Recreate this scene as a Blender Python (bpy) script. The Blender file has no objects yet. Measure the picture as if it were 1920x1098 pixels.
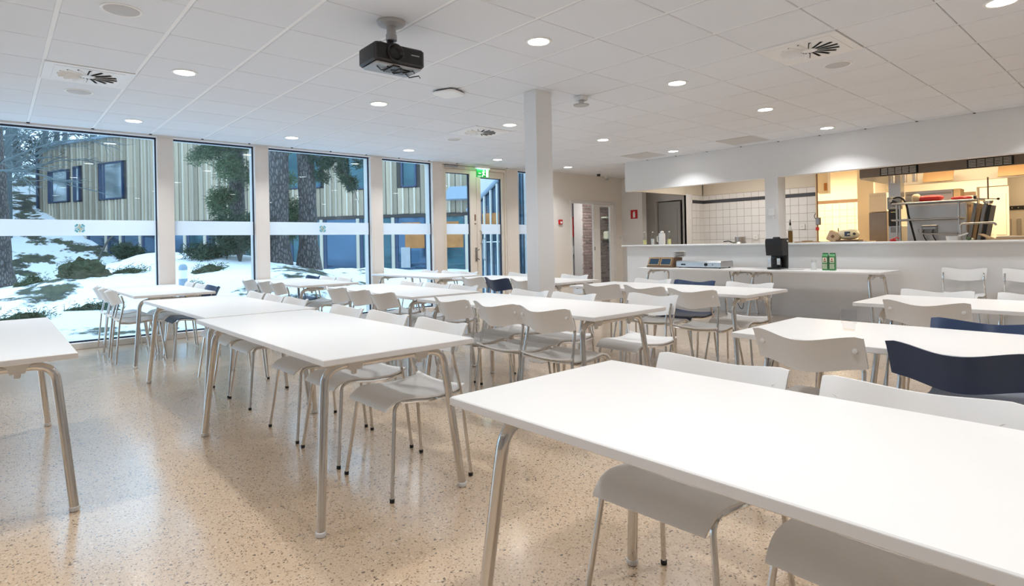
import bpy, math, random
from math import sin, cos, pi, radians, sqrt
from mathutils import Vector, Matrix, noise
random.seed(11)
SC = bpy.context.scene
COL = SC.collection

# ------------------------------------------------------------------ camera, sky, exposure
EYE = Vector((0, 0, 1.15))
FPX, YAW, PIT, ROL, PPY = 1096.98, 0.7248, 0.0011, -0.019, 456.35
def cam_axes():
    fw = Vector((sin(YAW), cos(YAW), 0)); rt = Vector((cos(YAW), -sin(YAW), 0)); up = Vector((0, 0, 1))
    f2 = fw * cos(PIT) + up * sin(PIT); u2 = up * cos(PIT) - fw * sin(PIT)
    return rt * cos(ROL) + u2 * sin(ROL), u2 * cos(ROL) - rt * sin(ROL), f2
CR, CU, CF = cam_axes()
cam_data = bpy.data.cameras.new('camera')
cam = bpy.data.objects.new('camera', cam_data); COL.objects.link(cam)
cam.matrix_world = Matrix(((CR.x, CU.x, -CF.x, EYE.x), (CR.y, CU.y, -CF.y, EYE.y), (CR.z, CU.z, -CF.z, EYE.z), (0, 0, 0, 1)))
cam_data.sensor_width = 36.0
cam_data.lens = 36.0 * FPX / 1920
cam_data.shift_y = -(549 - PPY) / 1920
cam_data.clip_start = 0.05; cam_data.clip_end = 300
SC.camera = cam
def in_view(p, m=40):
    d = Vector(p) - EYE; z = d.dot(CF)
    if z < 0.2: return False
    x = 960 + FPX * d.dot(CR) / z; y = PPY - FPX * d.dot(CU) / z
    return -m < x < 1920 + m and -m < y < 1098 + m

world = bpy.data.worlds.new('overcast_sky'); SC.world = world; world.use_nodes = True
wb = world.node_tree.nodes['Background']
wb.inputs[0].default_value = (0.70, 0.85, 1.0, 1); wb.inputs[1].default_value = 3.2
SC.view_settings.view_transform = 'Standard'; SC.view_settings.look = 'None'
SC.view_settings.gamma = 1.0; SC.view_settings.use_curve_mapping = False
SC.view_settings.exposure = 0.0
SC.cycles.max_bounces = 7; SC.cycles.diffuse_bounces = 4; SC.cycles.glossy_bounces = 3
SC.cycles.adaptive_threshold = 0.025; SC.cycles.transparent_max_bounces = 10; SC.cycles.sample_clamp_indirect = 6.0
LAMP_W = 10.4
LAMP_COL = (0.95, 0.975, 1.0)

# ------------------------------------------------------------------ materials
M = {}
def newmat(name):
    m = bpy.data.materials.new(name); m.use_nodes = True; M[name] = m
    nt = m.node_tree; return m, nt, nt.nodes['Principled BSDF']
def mat(name, col, rough=0.5, metal=0.0, var=0.04, scale=6.0, bump=0.0, bscale=60.0, spec=0.5, coat=0.0, rnd=0.0, emit=0.0, ecol=None):
    """principled surface with noise-driven colour variation and fine relief"""
    m, nt, p = newmat(name); N, L = nt.nodes, nt.links
    tc = N.new('ShaderNodeTexCoord'); nz = N.new('ShaderNodeTexNoise')
    nz.inputs['Scale'].default_value = scale; nz.inputs['Detail'].default_value = 3
    L.new(tc.outputs['Object'], nz.inputs['Vector'])
    mx = N.new('ShaderNodeMixRGB'); mx.blend_type = 'MULTIPLY'; mx.inputs[1].default_value = (*col, 1)
    rmp = N.new('ShaderNodeMapRange'); rmp.inputs[3].default_value = 1 - var; rmp.inputs[4].default_value = 1 + var
    L.new(nz.outputs[0], rmp.inputs[0]); mx.inputs[0].default_value = 1.0
    L.new(rmp.outputs[0], mx.inputs[2])
    out = mx.outputs[0]
    if rnd:
        oi = N.new('ShaderNodeObjectInfo'); r2 = N.new('ShaderNodeMapRange'); r2.inputs[3].default_value = 1 - rnd; r2.inputs[4].default_value = 1 + rnd
        L.new(oi.outputs['Random'], r2.inputs[0]); m2 = N.new('ShaderNodeMixRGB'); m2.blend_type = 'MULTIPLY'; m2.inputs[0].default_value = 1
        L.new(out, m2.inputs[1]); L.new(r2.outputs[0], m2.inputs[2]); out = m2.outputs[0]
    L.new(out, p.inputs['Base Color'])
    p.inputs['Roughness'].default_value = rough; p.inputs['Metallic'].default_value = metal
    p.inputs['Specular IOR Level'].default_value = spec; p.inputs['Coat Weight'].default_value = coat
    if bump:
        n2 = N.new('ShaderNodeTexNoise'); n2.inputs['Scale'].default_value = bscale; n2.inputs['Detail'].default_value = 4
        L.new(tc.outputs['Object'], n2.inputs['Vector']); b = N.new('ShaderNodeBump'); b.inputs['Strength'].default_value = bump; b.inputs['Distance'].default_value = 0.01
        L.new(n2.outputs[0], b.inputs['Height']); L.new(b.outputs[0], p.inputs['Normal'])
    if emit:
        p.inputs['Emission Color'].default_value = (*(ecol or col), 1); p.inputs['Emission Strength'].default_value = emit
    return m
def glass(name, tint, base=0.035, rough=0.0):
    m, nt, p = newmat(name); N, L = nt.nodes, nt.links; N.remove(p)
    tr = N.new('ShaderNodeBsdfTransparent'); tr.inputs[0].default_value = (*tint, 1)
    gl = N.new('ShaderNodeBsdfGlossy'); gl.inputs['Roughness'].default_value = rough
    lw = N.new('ShaderNodeLayerWeight'); lw.inputs[0].default_value = 0.5
    pw = N.new('ShaderNodeMath'); pw.operation = 'POWER'; pw.inputs[1].default_value = 5.0; L.new(lw.outputs['Facing'], pw.inputs[0])
    fr = N.new('ShaderNodeMath'); fr.operation = 'MULTIPLY_ADD'; fr.inputs[1].default_value = 0.8; fr.inputs[2].default_value = base; L.new(pw.outputs[0], fr.inputs[0])
    nz = N.new('ShaderNodeTexNoise'); nz.inputs['Scale'].default_value = 0.7
    bp = N.new('ShaderNodeBump'); bp.inputs['Strength'].default_value = 0.001; L.new(nz.outputs[0], bp.inputs['Height']); L.new(bp.outputs[0], gl.inputs['Normal'])
    mx = N.new('ShaderNodeMixShader'); L.new(fr.outputs[0], mx.inputs[0]); L.new(tr.outputs[0], mx.inputs[1]); L.new(gl.outputs[0], mx.inputs[2])
    L.new(mx.outputs[0], nt.nodes['Material Output'].inputs[0]); return m
def emis(name, col, s):
    m, nt, p = newmat(name); N, L = nt.nodes, nt.links
    p.inputs['Base Color'].default_value = (*col, 1); p.inputs['Emission Color'].default_value = (*col, 1); p.inputs['Emission Strength'].default_value = s
    return m

mat('ceiling_tile', (0.725, 0.745, 0.785), 0.9, var=0.015, scale=3, bump=0.08, bscale=220, spec=0.2, rnd=0.012)
mat('ceiling_runner', (0.84, 0.84, 0.85), 0.55, spec=0.3)
mat('wall_white', (0.79, 0.785, 0.78), 0.75, var=0.02, scale=1.5, bump=0.03, bscale=150, spec=0.25)
mat('wall_cream', (0.82, 0.79, 0.75), 0.75, var=0.02, scale=1.5, bump=0.03, bscale=150, spec=0.25)
mat('mullion_paint', (0.81, 0.75, 0.70), 0.55, var=0.015, scale=2, spec=0.3)
mat('door_paint', (0.80, 0.73, 0.645), 0.5, var=0.02, scale=2, spec=0.3)
mat('gasket', (0.012, 0.02, 0.05), 0.5)
mat('table_white', (0.87, 0.855, 0.835), 0.33, var=0.008, scale=3, spec=0.4)
mat('table_edge', (0.80, 0.79, 0.79), 0.45, var=0.01)
mat('chair_white', (0.80, 0.79, 0.775), 0.42, var=0.012, scale=5, bump=0.03, bscale=300)
mat('chair_navy', (0.018, 0.042, 0.105), 0.36, var=0.05, scale=5, bump=0.03, bscale=300)
mat('chrome', (0.66, 0.645, 0.62), 0.12, 1.0, var=0.02)
mat('black_rubber', (0.012, 0.012, 0.013), 0.6)
mat('clear_plastic', (0.72, 0.72, 0.72), 0.35, var=0.02)
mat('steel', (0.55, 0.54, 0.53), 0.33, 1.0, var=0.08, scale=4)
mat('steel_dark', (0.30, 0.29, 0.28), 0.4, 1.0, var=0.1, scale=4)
mat('filter_bronze', (0.34, 0.21, 0.10), 0.5, 0.5, var=0.15)
mat('hood_steel', (0.26, 0.21, 0.17), 0.38, 0.9, var=0.12)
mat('louvre_steel', (0.72, 0.71, 0.69), 0.3, 1.0)
mat('black_plastic', (0.01, 0.01, 0.011), 0.42)
mat('grey_plastic', (0.42, 0.42, 0.43), 0.5)
mat('white_plastic', (0.83, 0.83, 0.82), 0.4)
mat('vent_white', (0.79, 0.79, 0.795), 0.5)
mat('slot_black', (0.006, 0.006, 0.006), 0.7)
mat('speaker_grey', (0.55, 0.55, 0.56), 0.8, bump=0.3, bscale=900)
mat('return_grey', (0.56, 0.55, 0.54), 0.8, bump=0.4, bscale=800)
mat('tile_white', (0.78, 0.765, 0.745), 0.22, var=0.02, rnd=0.025, spec=0.5)
mat('tile_cream', (0.80, 0.74, 0.60), 0.22, var=0.02, rnd=0.025)
mat('tile_band', (0.06, 0.06, 0.07), 0.25)
mat('grout', (0.34, 0.27, 0.22), 0.9)
mat('kitchen_paint', (0.82, 0.75, 0.62), 0.7, var=0.02)
mat('kitchen_beige', (0.70, 0.64, 0.54), 0.7, var=0.02)
mat('red_paint', (0.52, 0.012, 0.015), 0.4)
mat('red_bag', (0.55, 0.03, 0.03), 0.35, var=0.2, scale=25)
mat('cardboard', (0.42, 0.28, 0.15), 0.8, var=0.08, scale=20)
mat('paper_bag', (0.60, 0.47, 0.33), 0.8, var=0.12, scale=14)
mat('wood_brown', (0.20, 0.12, 0.07), 0.6, var=0.2, scale=10)
mat('brick', (0.33, 0.235, 0.21), 0.85, var=0.3, scale=14, bump=0.5, bscale=60, rnd=0.28)
mat('mortar', (0.52, 0.48, 0.45), 0.9, var=0.1, scale=20)
mat('hall_grey', (0.60, 0.61, 0.62), 0.7)
mat('dark_room', (0.13, 0.14, 0.14), 0.7)
mat('porcelain', (0.72, 0.71, 0.69), 0.25)
mat('carton_green', (0.03, 0.22, 0.05), 0.45, var=0.1)
mat('carton_cream', (0.82, 0.80, 0.62), 0.5)
mat('liquid_yellow', (0.75, 0.70, 0.32), 0.3)
mat('liquid_brown', (0.22, 0.11, 0.02), 0.2)
mat('sign_white', (0.9, 0.9, 0.9), 0.5)
emis('lamp_disc', (1.0, 0.97, 0.92), 18.0)
emis('exit_green', (0.01, 0.36, 0.06), 0.7)
emis('exit_white', (0.85, 1.0, 0.88), 1.0)
emis('lamp_warm', (1.0, 0.80, 0.52), 6.0)
glass('window_glass', (0.79, 0.885, 0.94))
glass('door_glass', (0.90, 0.93, 0.93))
glass('cup_glass', (0.93, 0.94, 0.95), base=0.03)
glass('bottle_glass', (0.90, 0.92, 0.91), base=0.03)
# frosted white film on the panes
m, nt, p = newmat('frosted_film'); N, L = nt.nodes, nt.links
p.inputs['Base Color'].default_value = (0.93, 0.94, 0.95, 1); p.inputs['Roughness'].default_value = 0.7
tl = N.new('ShaderNodeBsdfTranslucent'); tl.inputs[0].default_value = (0.97, 0.98, 1.0, 1)
nz = N.new('ShaderNodeTexNoise'); nz.inputs['Scale'].default_value = 2; rm = N.new('ShaderNodeMapRange'); rm.inputs[3].default_value = 0.52; rm.inputs[4].default_value = 0.6
mx = N.new('ShaderNodeMixShader'); L.new(nz.outputs[0], rm.inputs[0]); L.new(rm.outputs[0], mx.inputs[0]); L.new(p.outputs[0], mx.inputs[1]); L.new(tl.outputs[0], mx.inputs[2]); L.new(mx.outputs[0], N['Material Output'].inputs[0])
mat('logo_teal', (0.18, 0.55, 0.62), 0.6); mat('logo_yellow', (0.70, 0.66, 0.40), 0.6); mat('logo_pale', (0.45, 0.66, 0.72), 0.6)
# outdoors
mat('board', (0.42, 0.345, 0.25), 0.8, var=0.25, scale=3, bump=0.2, bscale=30, rnd=0.28)
mat('batten', (0.58, 0.51, 0.41), 0.8, var=0.15, scale=3, rnd=0.25)
mat('facade_back', (0.07, 0.06, 0.055), 0.9)
mat('frame_blue', (0.035, 0.065, 0.13), 0.4)
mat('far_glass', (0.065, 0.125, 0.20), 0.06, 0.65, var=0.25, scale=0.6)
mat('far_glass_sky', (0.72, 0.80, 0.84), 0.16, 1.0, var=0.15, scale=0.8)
mat('far_glass_teal', (0.05, 0.12, 0.145), 0.08, 0.6, var=0.4, scale=0.8)
mat('link_glass', (0.05, 0.10, 0.15), 0.08, 0.5, var=0.3, scale=1.0)
mat('post_cream', (0.58, 0.52, 0.42), 0.7)
mat('roof_metal', (0.30, 0.38, 0.47), 0.5)
mat('wood_lit', (0.40, 0.17, 0.05), 0.6, var=0.5, scale=3, emit=0.10, ecol=(0.7, 0.28, 0.06))
mat('concrete', (0.42, 0.44, 0.46), 0.85, var=0.15, scale=4)
mat('needles', (0.035, 0.062, 0.032), 0.8, var=0.5, scale=1.2)
mat('needles_light', (0.085, 0.125, 0.062), 0.8, var=0.5, scale=1.2)
mat('moss', (0.045, 0.05, 0.022), 0.95, var=0.8, scale=5, bump=1.0, bscale=14)
mat('twig', (0.075, 0.07, 0.06), 0.85, var=0.4, scale=3)
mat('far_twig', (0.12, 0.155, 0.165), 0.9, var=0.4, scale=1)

# bark: stretched voronoi plates
m, nt, p = newmat('bark'); N, L = nt.nodes, nt.links
tc = N.new('ShaderNodeTexCoord'); mp = N.new('ShaderNodeMapping'); mp.inputs['Scale'].default_value = (21, 21, 7.5)
vo = N.new('ShaderNodeTexVoronoi'); vo.feature = 'DISTANCE_TO_EDGE'; vo.inputs['Scale'].default_value = 1.0
nz = N.new('ShaderNodeTexNoise'); nz.inputs['Scale'].default_value = 9; nz.inputs['Detail'].default_value = 5
cr = N.new('ShaderNodeValToRGB'); cr.color_ramp.elements[0].color = (0.032, 0.028, 0.026, 1); cr.color_ramp.elements[1].position = 0.28; cr.color_ramp.elements[1].color = (0.165, 0.15, 0.145, 1)
mxv = N.new('ShaderNodeMixRGB'); mxv.inputs[0].default_value = 0.18
L.new(tc.outputs['Object'], mp.inputs[0]); L.new(mp.outputs[0], mxv.inputs[1]); L.new(nz.outputs['Color'], mxv.inputs[2]); L.new(tc.outputs['Object'], nz.inputs['Vector'])
L.new(mxv.outputs[0], vo.inputs['Vector']); L.new(vo.outputs['Distance'], cr.inputs[0])
L.new(cr.outputs[0], p.inputs['Base Color']); p.inputs['Roughness'].default_value = 0.95
bp = N.new('ShaderNodeBump'); bp.inputs['Strength'].default_value = 0.9; bp.inputs['Distance'].default_value = 0.04; L.new(vo.outputs['Distance'], bp.inputs['Height']); L.new(bp.outputs[0], p.inputs['Normal'])

# terrazzo floor: pale ochre concrete with dark and light stone chips, polished
m, nt, p = newmat('terrazzo'); N, L = nt.nodes, nt.links
tc = N.new('ShaderNodeTexCoord')
def vor(scale, thr_lo, thr_hi, rad):
    v = N.new('ShaderNodeTexVoronoi'); v.inputs['Scale'].default_value = scale; v.inputs['Randomness'].default_value = 1
    wn = N.new('ShaderNodeTexNoise'); wn.inputs['Scale'].default_value = scale * 1.5
    mm = N.new('ShaderNodeMixRGB'); mm.inputs[0].default_value = 0.012
    L.new(tc.outputs['Object'], mm.inputs[1]); L.new(wn.outputs['Color'], mm.inputs[2]); L.new(tc.outputs['Object'], wn.inputs['Vector'])
    L.new(mm.outputs[0], v.inputs['Vector'])
    sep = N.new('ShaderNodeSeparateColor'); L.new(v.outputs['Color'], sep.inputs[0])
    rr = N.new('ShaderNodeMapRange'); rr.inputs[1].default_value = thr_lo; rr.inputs[2].default_value = thr_hi; L.new(sep.outputs[0], rr.inputs[0])   # which cells hold a chip
    sz = N.new('ShaderNodeMath'); sz.operation = 'MULTIPLY'; sz.inputs[1].default_value = rad; L.new(sep.outputs[1], sz.inputs[0])
    lt = N.new('ShaderNodeMath'); lt.operation = 'LESS_THAN'; L.new(v.outputs['Distance'], lt.inputs[0]); L.new(sz.outputs[0], lt.inputs[1])
    mu = N.new('ShaderNodeMath'); mu.operation = 'MULTIPLY'; L.new(lt.outputs[0], mu.inputs[0]); L.new(rr.outputs[0], mu.inputs[1])
    return mu.outputs[0], sep
big = N.new('ShaderNodeTexNoise'); big.inputs['Scale'].default_value = 0.8; big.inputs['Detail'].default_value = 3; L.new(tc.outputs['Object'], big.inputs['Vector'])
fine = N.new('ShaderNodeTexNoise'); fine.inputs['Scale'].default_value = 130; fine.inputs['Detail'].default_value = 2; L.new(tc.outputs['Object'], fine.inputs['Vector'])
cb = N.new('ShaderNodeValToRGB'); cb.color_ramp.elements[0].position = 0.3; cb.color_ramp.elements[0].color = (0.60, 0.44, 0.295, 1); cb.color_ramp.elements[1].position = 0.7; cb.color_ramp.elements[1].color = (0.69, 0.535, 0.385, 1)
L.new(big.outputs[0], cb.inputs[0])
cf = N.new('ShaderNodeMixRGB'); cf.blend_type = 'OVERLAY'; cf.inputs[0].default_value = 0.35; L.new(cb.outputs[0], cf.inputs[1]); L.new(fine.outputs[0], cf.inputs[2])
cur = cf.outputs[0]
for scale, lo, hi, rad, c in ((105, 0.55, 0.57, 0.5, (0.40, 0.28, 0.175, 1)), (80, 0.80, 0.81, 0.45, (0.74, 0.61, 0.47, 1)), (135, 0.62, 0.64, 0.52, (0.16, 0.105, 0.07, 1)), (70, 0.86, 0.87, 0.42, (0.13, 0.095, 0.07, 1))):
    f, sep = vor(scale, lo, hi, rad)
    mx = N.new('ShaderNodeMixRGB'); mx.inputs[2].default_value = c; L.new(f, mx.inputs[0]); L.new(cur, mx.inputs[1]); cur = mx.outputs[0]
L.new(cur, p.inputs['Base Color'])
rr = N.new('ShaderNodeMapRange'); rr.inputs[3].default_value = 0.17; rr.inputs[4].default_value = 0.32; L.new(big.outputs[0], rr.inputs[0]); L.new(rr.outputs[0], p.inputs['Roughness'])
p.inputs['Specular IOR Level'].default_value = 0.8; p.inputs['Coat Weight'].default_value = 1.0; p.inputs['Coat IOR'].default_value = 1.62; p.inputs['Coat Roughness'].default_value = 0.16
bw = N.new('ShaderNodeTexNoise'); bw.inputs['Scale'].default_value = 5; L.new(tc.outputs['Object'], bw.inputs['Vector'])
bp = N.new('ShaderNodeBump'); bp.inputs['Strength'].default_value = 0.04; bp.inputs['Distance'].default_value = 0.02; L.new(bw.outputs[0], bp.inputs['Height']); L.new(bp.outputs[0], p.inputs['Normal']); L.new(bp.outputs[0], p.inputs['Coat Normal'])

# snow with heather, rock and moss showing through
m, nt, p = newmat('snow_ground'); N, L = nt.nodes, nt.links
tc = N.new('ShaderNodeTexCoord'); geo = N.new('ShaderNodeNewGeometry')
n1 = N.new('ShaderNodeTexNoise'); n1.inputs['Scale'].default_value = 0.55; n1.inputs['Detail'].default_value = 7; n1.inputs['Roughness'].default_value = 0.62; L.new(tc.outputs['Object'], n1.inputs['Vector'])
n2 = N.new('ShaderNodeTexNoise'); n2.inputs['Scale'].default_value = 2.6; n2.inputs['Detail'].default_value = 6; n2.inputs['Roughness'].default_value = 0.7; L.new(tc.outputs['Object'], n2.inputs['Vector'])
sp = N.new('ShaderNodeSeparateXYZ'); L.new(geo.outputs['Normal'], sp.inputs[0])
sl = N.new('ShaderNodeMapRange'); sl.inputs[1].default_value = 1.0; sl.inputs[2].default_value = 0.80; sl.inputs[3].default_value = 0.0; sl.inputs[4].default_value = 0.22; L.new(sp.outputs[2], sl.inputs[0])
a1 = N.new('ShaderNodeMath'); a1.operation = 'ADD'; L.new(n1.outputs[0], a1.inputs[0]); L.new(sl.outputs[0], a1.inputs[1])
hb = N.new('ShaderNodeMath'); hb.operation = 'MULTIPLY_ADD'; hb.inputs[1].default_value = 0.22; L.new(n2.outputs[0], hb.inputs[0]); L.new(a1.outputs[0], hb.inputs[2])
th = N.new('ShaderNodeValToRGB'); th.color_ramp.elements[0].position = 0.70; th.color_ramp.elements[1].position = 0.74; L.new(hb.outputs[0], th.inputs[0])
gc = N.new('ShaderNodeValToRGB'); gc.color_ramp.elements[0].position = 0.35; gc.color_ramp.elements[0].color = (0.02, 0.03, 0.03, 1); gc.color_ramp.elements[1].position = 0.65; gc.color_ramp.elements[1].color = (0.10, 0.105, 0.055, 1); L.new(n2.outputs[0], gc.inputs[0])
mx = N.new('ShaderNodeMixRGB'); mx.inputs[1].default_value = (0.86, 0.89, 0.92, 1); L.new(th.outputs[0], mx.inputs[0]); L.new(gc.outputs[0], mx.inputs[2])
L.new(mx.outputs[0], p.inputs['Base Color']); p.inputs['Roughness'].default_value = 0.9
bp = N.new('ShaderNodeBump'); bp.inputs['Strength'].default_value = 0.6; bp.inputs['Distance'].default_value = 0.08; L.new(n2.outputs[0], bp.inputs['Height']); L.new(bp.outputs[0], p.inputs['Normal'])

# ------------------------------------------------------------------ mesh helpers
class MB:
    def __init__(s): s.v = []; s.f = []
    def add(s, vs, fs):
        o = len(s.v); s.v += [tuple(v) for v in vs]; s.f += [tuple(i + o for i in f) for f in fs]; return s
    def box(s, x0, x1, y0, y1, z0, z1, T=None):
        vs = [(x0, y0, z0), (x1, y0, z0), (x1, y1, z0), (x0, y1, z0), (x0, y0, z1), (x1, y0, z1), (x1, y1, z1), (x0, y1, z1)]
        if T is not None: vs = [T @ Vector(v) for v in vs]
        return s.add(vs, [(3, 2, 1, 0), (4, 5, 6, 7), (0, 1, 5, 4), (1, 2, 6, 5), (2, 3, 7, 6), (3, 0, 4, 7)])
    def cbox(s, x0, x1, y0, y1, z0, z1, c=0.004, r=None, n=3, T=None):
        """slab with rounded vertical corners (radius r) and chamfered rims (c)"""
        r = r or c * 1.2
        def ring(inset, z):
            pts = []
            for cx, cy, a0 in ((x1 - r, y1 - r, 0), (x0 + r, y1 - r, 90), (x0 + r, y0 + r, 180), (x1 - r, y0 + r, 270)):
                for k in range(n + 1):
                    a = radians(a0 + 90 * k / n); pts.append((cx + (r - inset) * cos(a), cy + (r - inset) * sin(a), z))
            return pts
        rings = [ring(min(c, r * .95), z0), ring(0, z0 + c), ring(0, z1 - c), ring(min(c, r * .95), z1)]
        m = len(rings[0]); vs = [p for rr in rings for p in rr]
        if T is not None: vs = [T @ Vector(v) for v in vs]
        fs = [tuple(range(m - 1, -1, -1)), tuple(range(3 * m, 4 * m))]
        for k in range(3):
            for i in range(m): fs.append((k * m + i, k * m + (i + 1) % m, (k + 1) * m + (i + 1) % m, (k + 1) * m + i))
        return s.add(vs, fs)
    def tube(s, pts, r, n=10, cap=True):
        pts = [Vector(p) for p in pts]; rs = r if isinstance(r, (list, tuple)) else [r] * len(pts)
        t0 = (pts[1] - pts[0]).normalized(); ref = Vector((0, 0, 1)) if abs(t0.z) < 0.9 else Vector((1, 0, 0))
        u = t0.cross(ref).normalized(); vs = []
        for i, p in enumerate(pts):
            t = (pts[min(i + 1, len(pts) - 1)] - pts[max(i - 1, 0)]).normalized()
            u = (u - t * u.dot(t)).normalized(); w = t.cross(u)
            for k in range(n):
                a = 2 * pi * k / n; vs.append(p + (u * cos(a) + w * sin(a)) * rs[i])
        fs = []
        for i in range(len(pts) - 1):
            for k in range(n): fs.append((i * n + k, i * n + (k + 1) % n, (i + 1) * n + (k + 1) % n, (i + 1) * n + k))
        if cap: fs.append(tuple(range(n - 1, -1, -1))); fs.append(tuple((len(pts) - 1) * n + k for k in range(n)))
        return s.add(vs, fs)
    def lathe(s, prof, n=20, c=(0, 0, 0), T=None, open_top=False):
        vs = []; fs = []
        for r, z in prof:
            for k in range(n):
                a = 2 * pi * k / n; vs.append(Vector((c[0] + r * cos(a), c[1] + r * sin(a), c[2] + z)))
        for i in range(len(prof) - 1):
            for k in range(n): fs.append((i * n + k, i * n + (k + 1) % n, (i + 1) * n + (k + 1) % n, (i + 1) * n + k))
        if prof[0][0] > 1e-6: fs.append(tuple(range(n - 1, -1, -1)))
        if prof[-1][0] > 1e-6 and not open_top: fs.append(tuple((len(prof) - 1) * n + k for k in range(n)))
        if T is not None: vs = [T @ v for v in vs]
        return s.add(vs, fs)
    def prism(s, poly, y0, y1, T=None):
        """polygon in the xz plane extruded along y"""
        n = len(poly); vs = [Vector((x, y0, z)) for x, z in poly] + [Vector((x, y1, z)) for x, z in poly]
        if T is not None: vs = [T @ v for v in vs]
        return s.add(vs, [tuple(range(n)), tuple(range(2 * n - 1, n - 1, -1))] + [(i, n + i, n + (i + 1) % n, (i + 1) % n) for i in range(n)])
    def mesh(s, name, m, smooth=None):
        me = bpy.data.meshes.new(name); me.from_pydata(s.v, [], s.f); me.validate(); me.update()
        if m: me.materials.append(M[m])
        if smooth:
            me.shade_smooth(); me.set_sharp_from_angle(angle=radians(smooth))
        return me
    def build(s, name, m, parent=None, smooth=None, loc=None, rotz=None):
        return link(name, s.mesh(name, m, smooth), parent, loc, rotz)
def link(name, me, parent=None, loc=None, rotz=None):
    o = bpy.data.objects.new(name, me); COL.objects.link(o)
    if parent is not None: o.parent = parent
    if loc is not None: o.location = loc
    if rotz is not None: o.rotation_euler = (0, 0, rotz)
    return o
def tag(o, label, cat, group=None, kind=None):
    o['label'] = label; o['category'] = cat
    if group: o['group'] = group
    if kind: o['kind'] = kind
    return o
def thing(name, label, cat, loc=(0, 0, 0), rotz=0, group=None, kind=None):
    o = bpy.data.objects.new(name, None); COL.objects.link(o); o.empty_display_size = 0.1
    o.location = loc; o.rotation_euler = (0, 0, rotz); return tag(o, label, cat, group, kind)
def struct(name, parent=None, loc=(0, 0, 0)):
    o = bpy.data.objects.new(name, None); COL.objects.link(o); o.location = loc; o['kind'] = 'structure'
    if parent: o.parent = parent
    return o
def sbox(name, m, *b, parent=None):
    o = MB().box(*b).build(name, m, parent)
    if parent is None: o['kind'] = 'structure'
    return o
UNIT = {}
def ubox(name, m, parent, centre, size, rotz=0.0):
    """a piece from a shared unit cube"""
    if m not in UNIT: UNIT[m] = MB().box(-.5, .5, -.5, .5, -.5, .5).mesh('unit_' + m, m)
    o = link(name, UNIT[m], parent, centre, rotz); o.scale = size; return o
def rot_to(v):
    return Vector(v).to_track_quat('Z', 'Y').to_matrix().to_4x4()
def bez(p0, p1, p2, n=6):
    p0, p1, p2 = Vector(p0), Vector(p1), Vector(p2)
    return [p0 * (1 - t) ** 2 + p1 * 2 * t * (1 - t) + p2 * t * t for t in [i / n for i in range(n + 1)]]
def sphere_prof(r, n=8, squash=1.0, top=0.0):
    return [(r * cos(a), r * squash * sin(a)) for a in [(-pi / 2 + (pi - top) * i / n) for i in range(n + 1)]]

# ------------------------------------------------------------------ room shell
CZ = 2.632                                   # ceiling
YW = 8.62                                    # window wall, inner face
XC = 8.945                                   # serving-hatch wall
XL, YB = -4.9, -4.0                          # left wall and the wall behind the camera
sbox('floor', 'terrazzo', XL - .2, 17.5, YB - .2, 8.9, -0.12, 0.0)

# suspended ceiling: slab, runners and single tiles
ceil = sbox('ceiling', 'ceiling_runner', XL - .2, 17.5, YB - .2, 8.9, CZ + .03, CZ + .12)
GX, GY, GX0, GY0 = 0.6, 0.5932, 0.5148, 5.652
def gx(i): return (i + GX0) * GX
def gy(j): return (j + GY0) * GY
VENTS = [(0, 4), (7, -3), (7, 4)]; RETURNS = [(13, 1), (13, 4)]
tile_me = MB().cbox(-GX / 2 + .013, GX / 2 - .013, -GY / 2 + .0022, GY / 2 - .0022, 0, .025, c=.004, r=.005, n=1).mesh('ceiling_tile', 'ceiling_tile')
hid = MB()
y_top = 8.60
for i in range(-8, 18):
    for j in range(-17, 6):
        cx, cy = gx(i) + GX / 2, gy(j) + GY / 2
        if cx - .3 < XL or cy - .3 < YB: continue
        if cx > XC and cy < 6.9: continue
        if cx > XC - .29 and cy < 6.75: continue
        if cx > 10.9 or cy + .3 > y_top: continue
        if (i, j) in VENTS or (i, j) in RETURNS: continue
        vis = any(in_view((cx + a * .3, cy + b * .3, CZ)) for a in (-1, 1) for b in (-1, 1))
        if vis: link('ceiling_tile', tile_me, ceil, (cx, cy, CZ))
        else: hid.box(cx - .287, cx + .287, cy - .294, cy + .294, CZ, CZ + .02)
hid.build('ceiling_tile_field', 'ceiling_tile', ceil)
# cut tiles along the window wall and along the hatch wall
for i in range(-8, 18):
    x0, x1 = max(gx(i) + .013, XL), min(gx(i + 1) - .013, 10.95)
    if x1 - x0 > .05:
        j = 6; ys = gy(j) + .002
        while ys < y_top - .03:
            ye = min(ys + GY - .004, y_top)
            MB().cbox(x0, x1, ys, ye, CZ, CZ + .025, c=.004, r=.005, n=1).build('ceiling_tile', 'ceiling_tile', ceil)
            ys = ye + .004
            if ye >= y_top: break
for j in range(-17, 6):
    y0 = gy(j) + .002; y1 = y0 + GY - .004
    if y0 < YB or y1 > 6.95: continue
    MB().cbox(gx(14) + .013, XC - .002, y0, y1, CZ, CZ + .025, c=.004, r=.005, n=1).build('ceiling_tile', 'ceiling_tile', ceil)
for i in range(-8, 18):
    x = gx(i)
    if x < XL + .1 or x > 10.95: continue
    y0 = YB if x < XC - .03 else 6.86
    MB().box(x - .0128, x + .0128, y0, y_top, CZ + .006, CZ + .03).build('ceiling_runner', 'ceiling_runner', ceil)
    if x < 8.3: MB().box(x - .014, x + .014, y_top - .012, y_top + .012, CZ - .006, CZ + .02).build('runner_end', 'gasket', ceil)
for j in range(-6, 6):                       # dark runner ends at the hatch wall
    y = gy(j)
    if y < 6.8: MB().box(XC - .03, XC - .004, y - .012, y + .012, CZ - .005, CZ + .02).build('runner_end', 'black_rubber', ceil)

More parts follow.
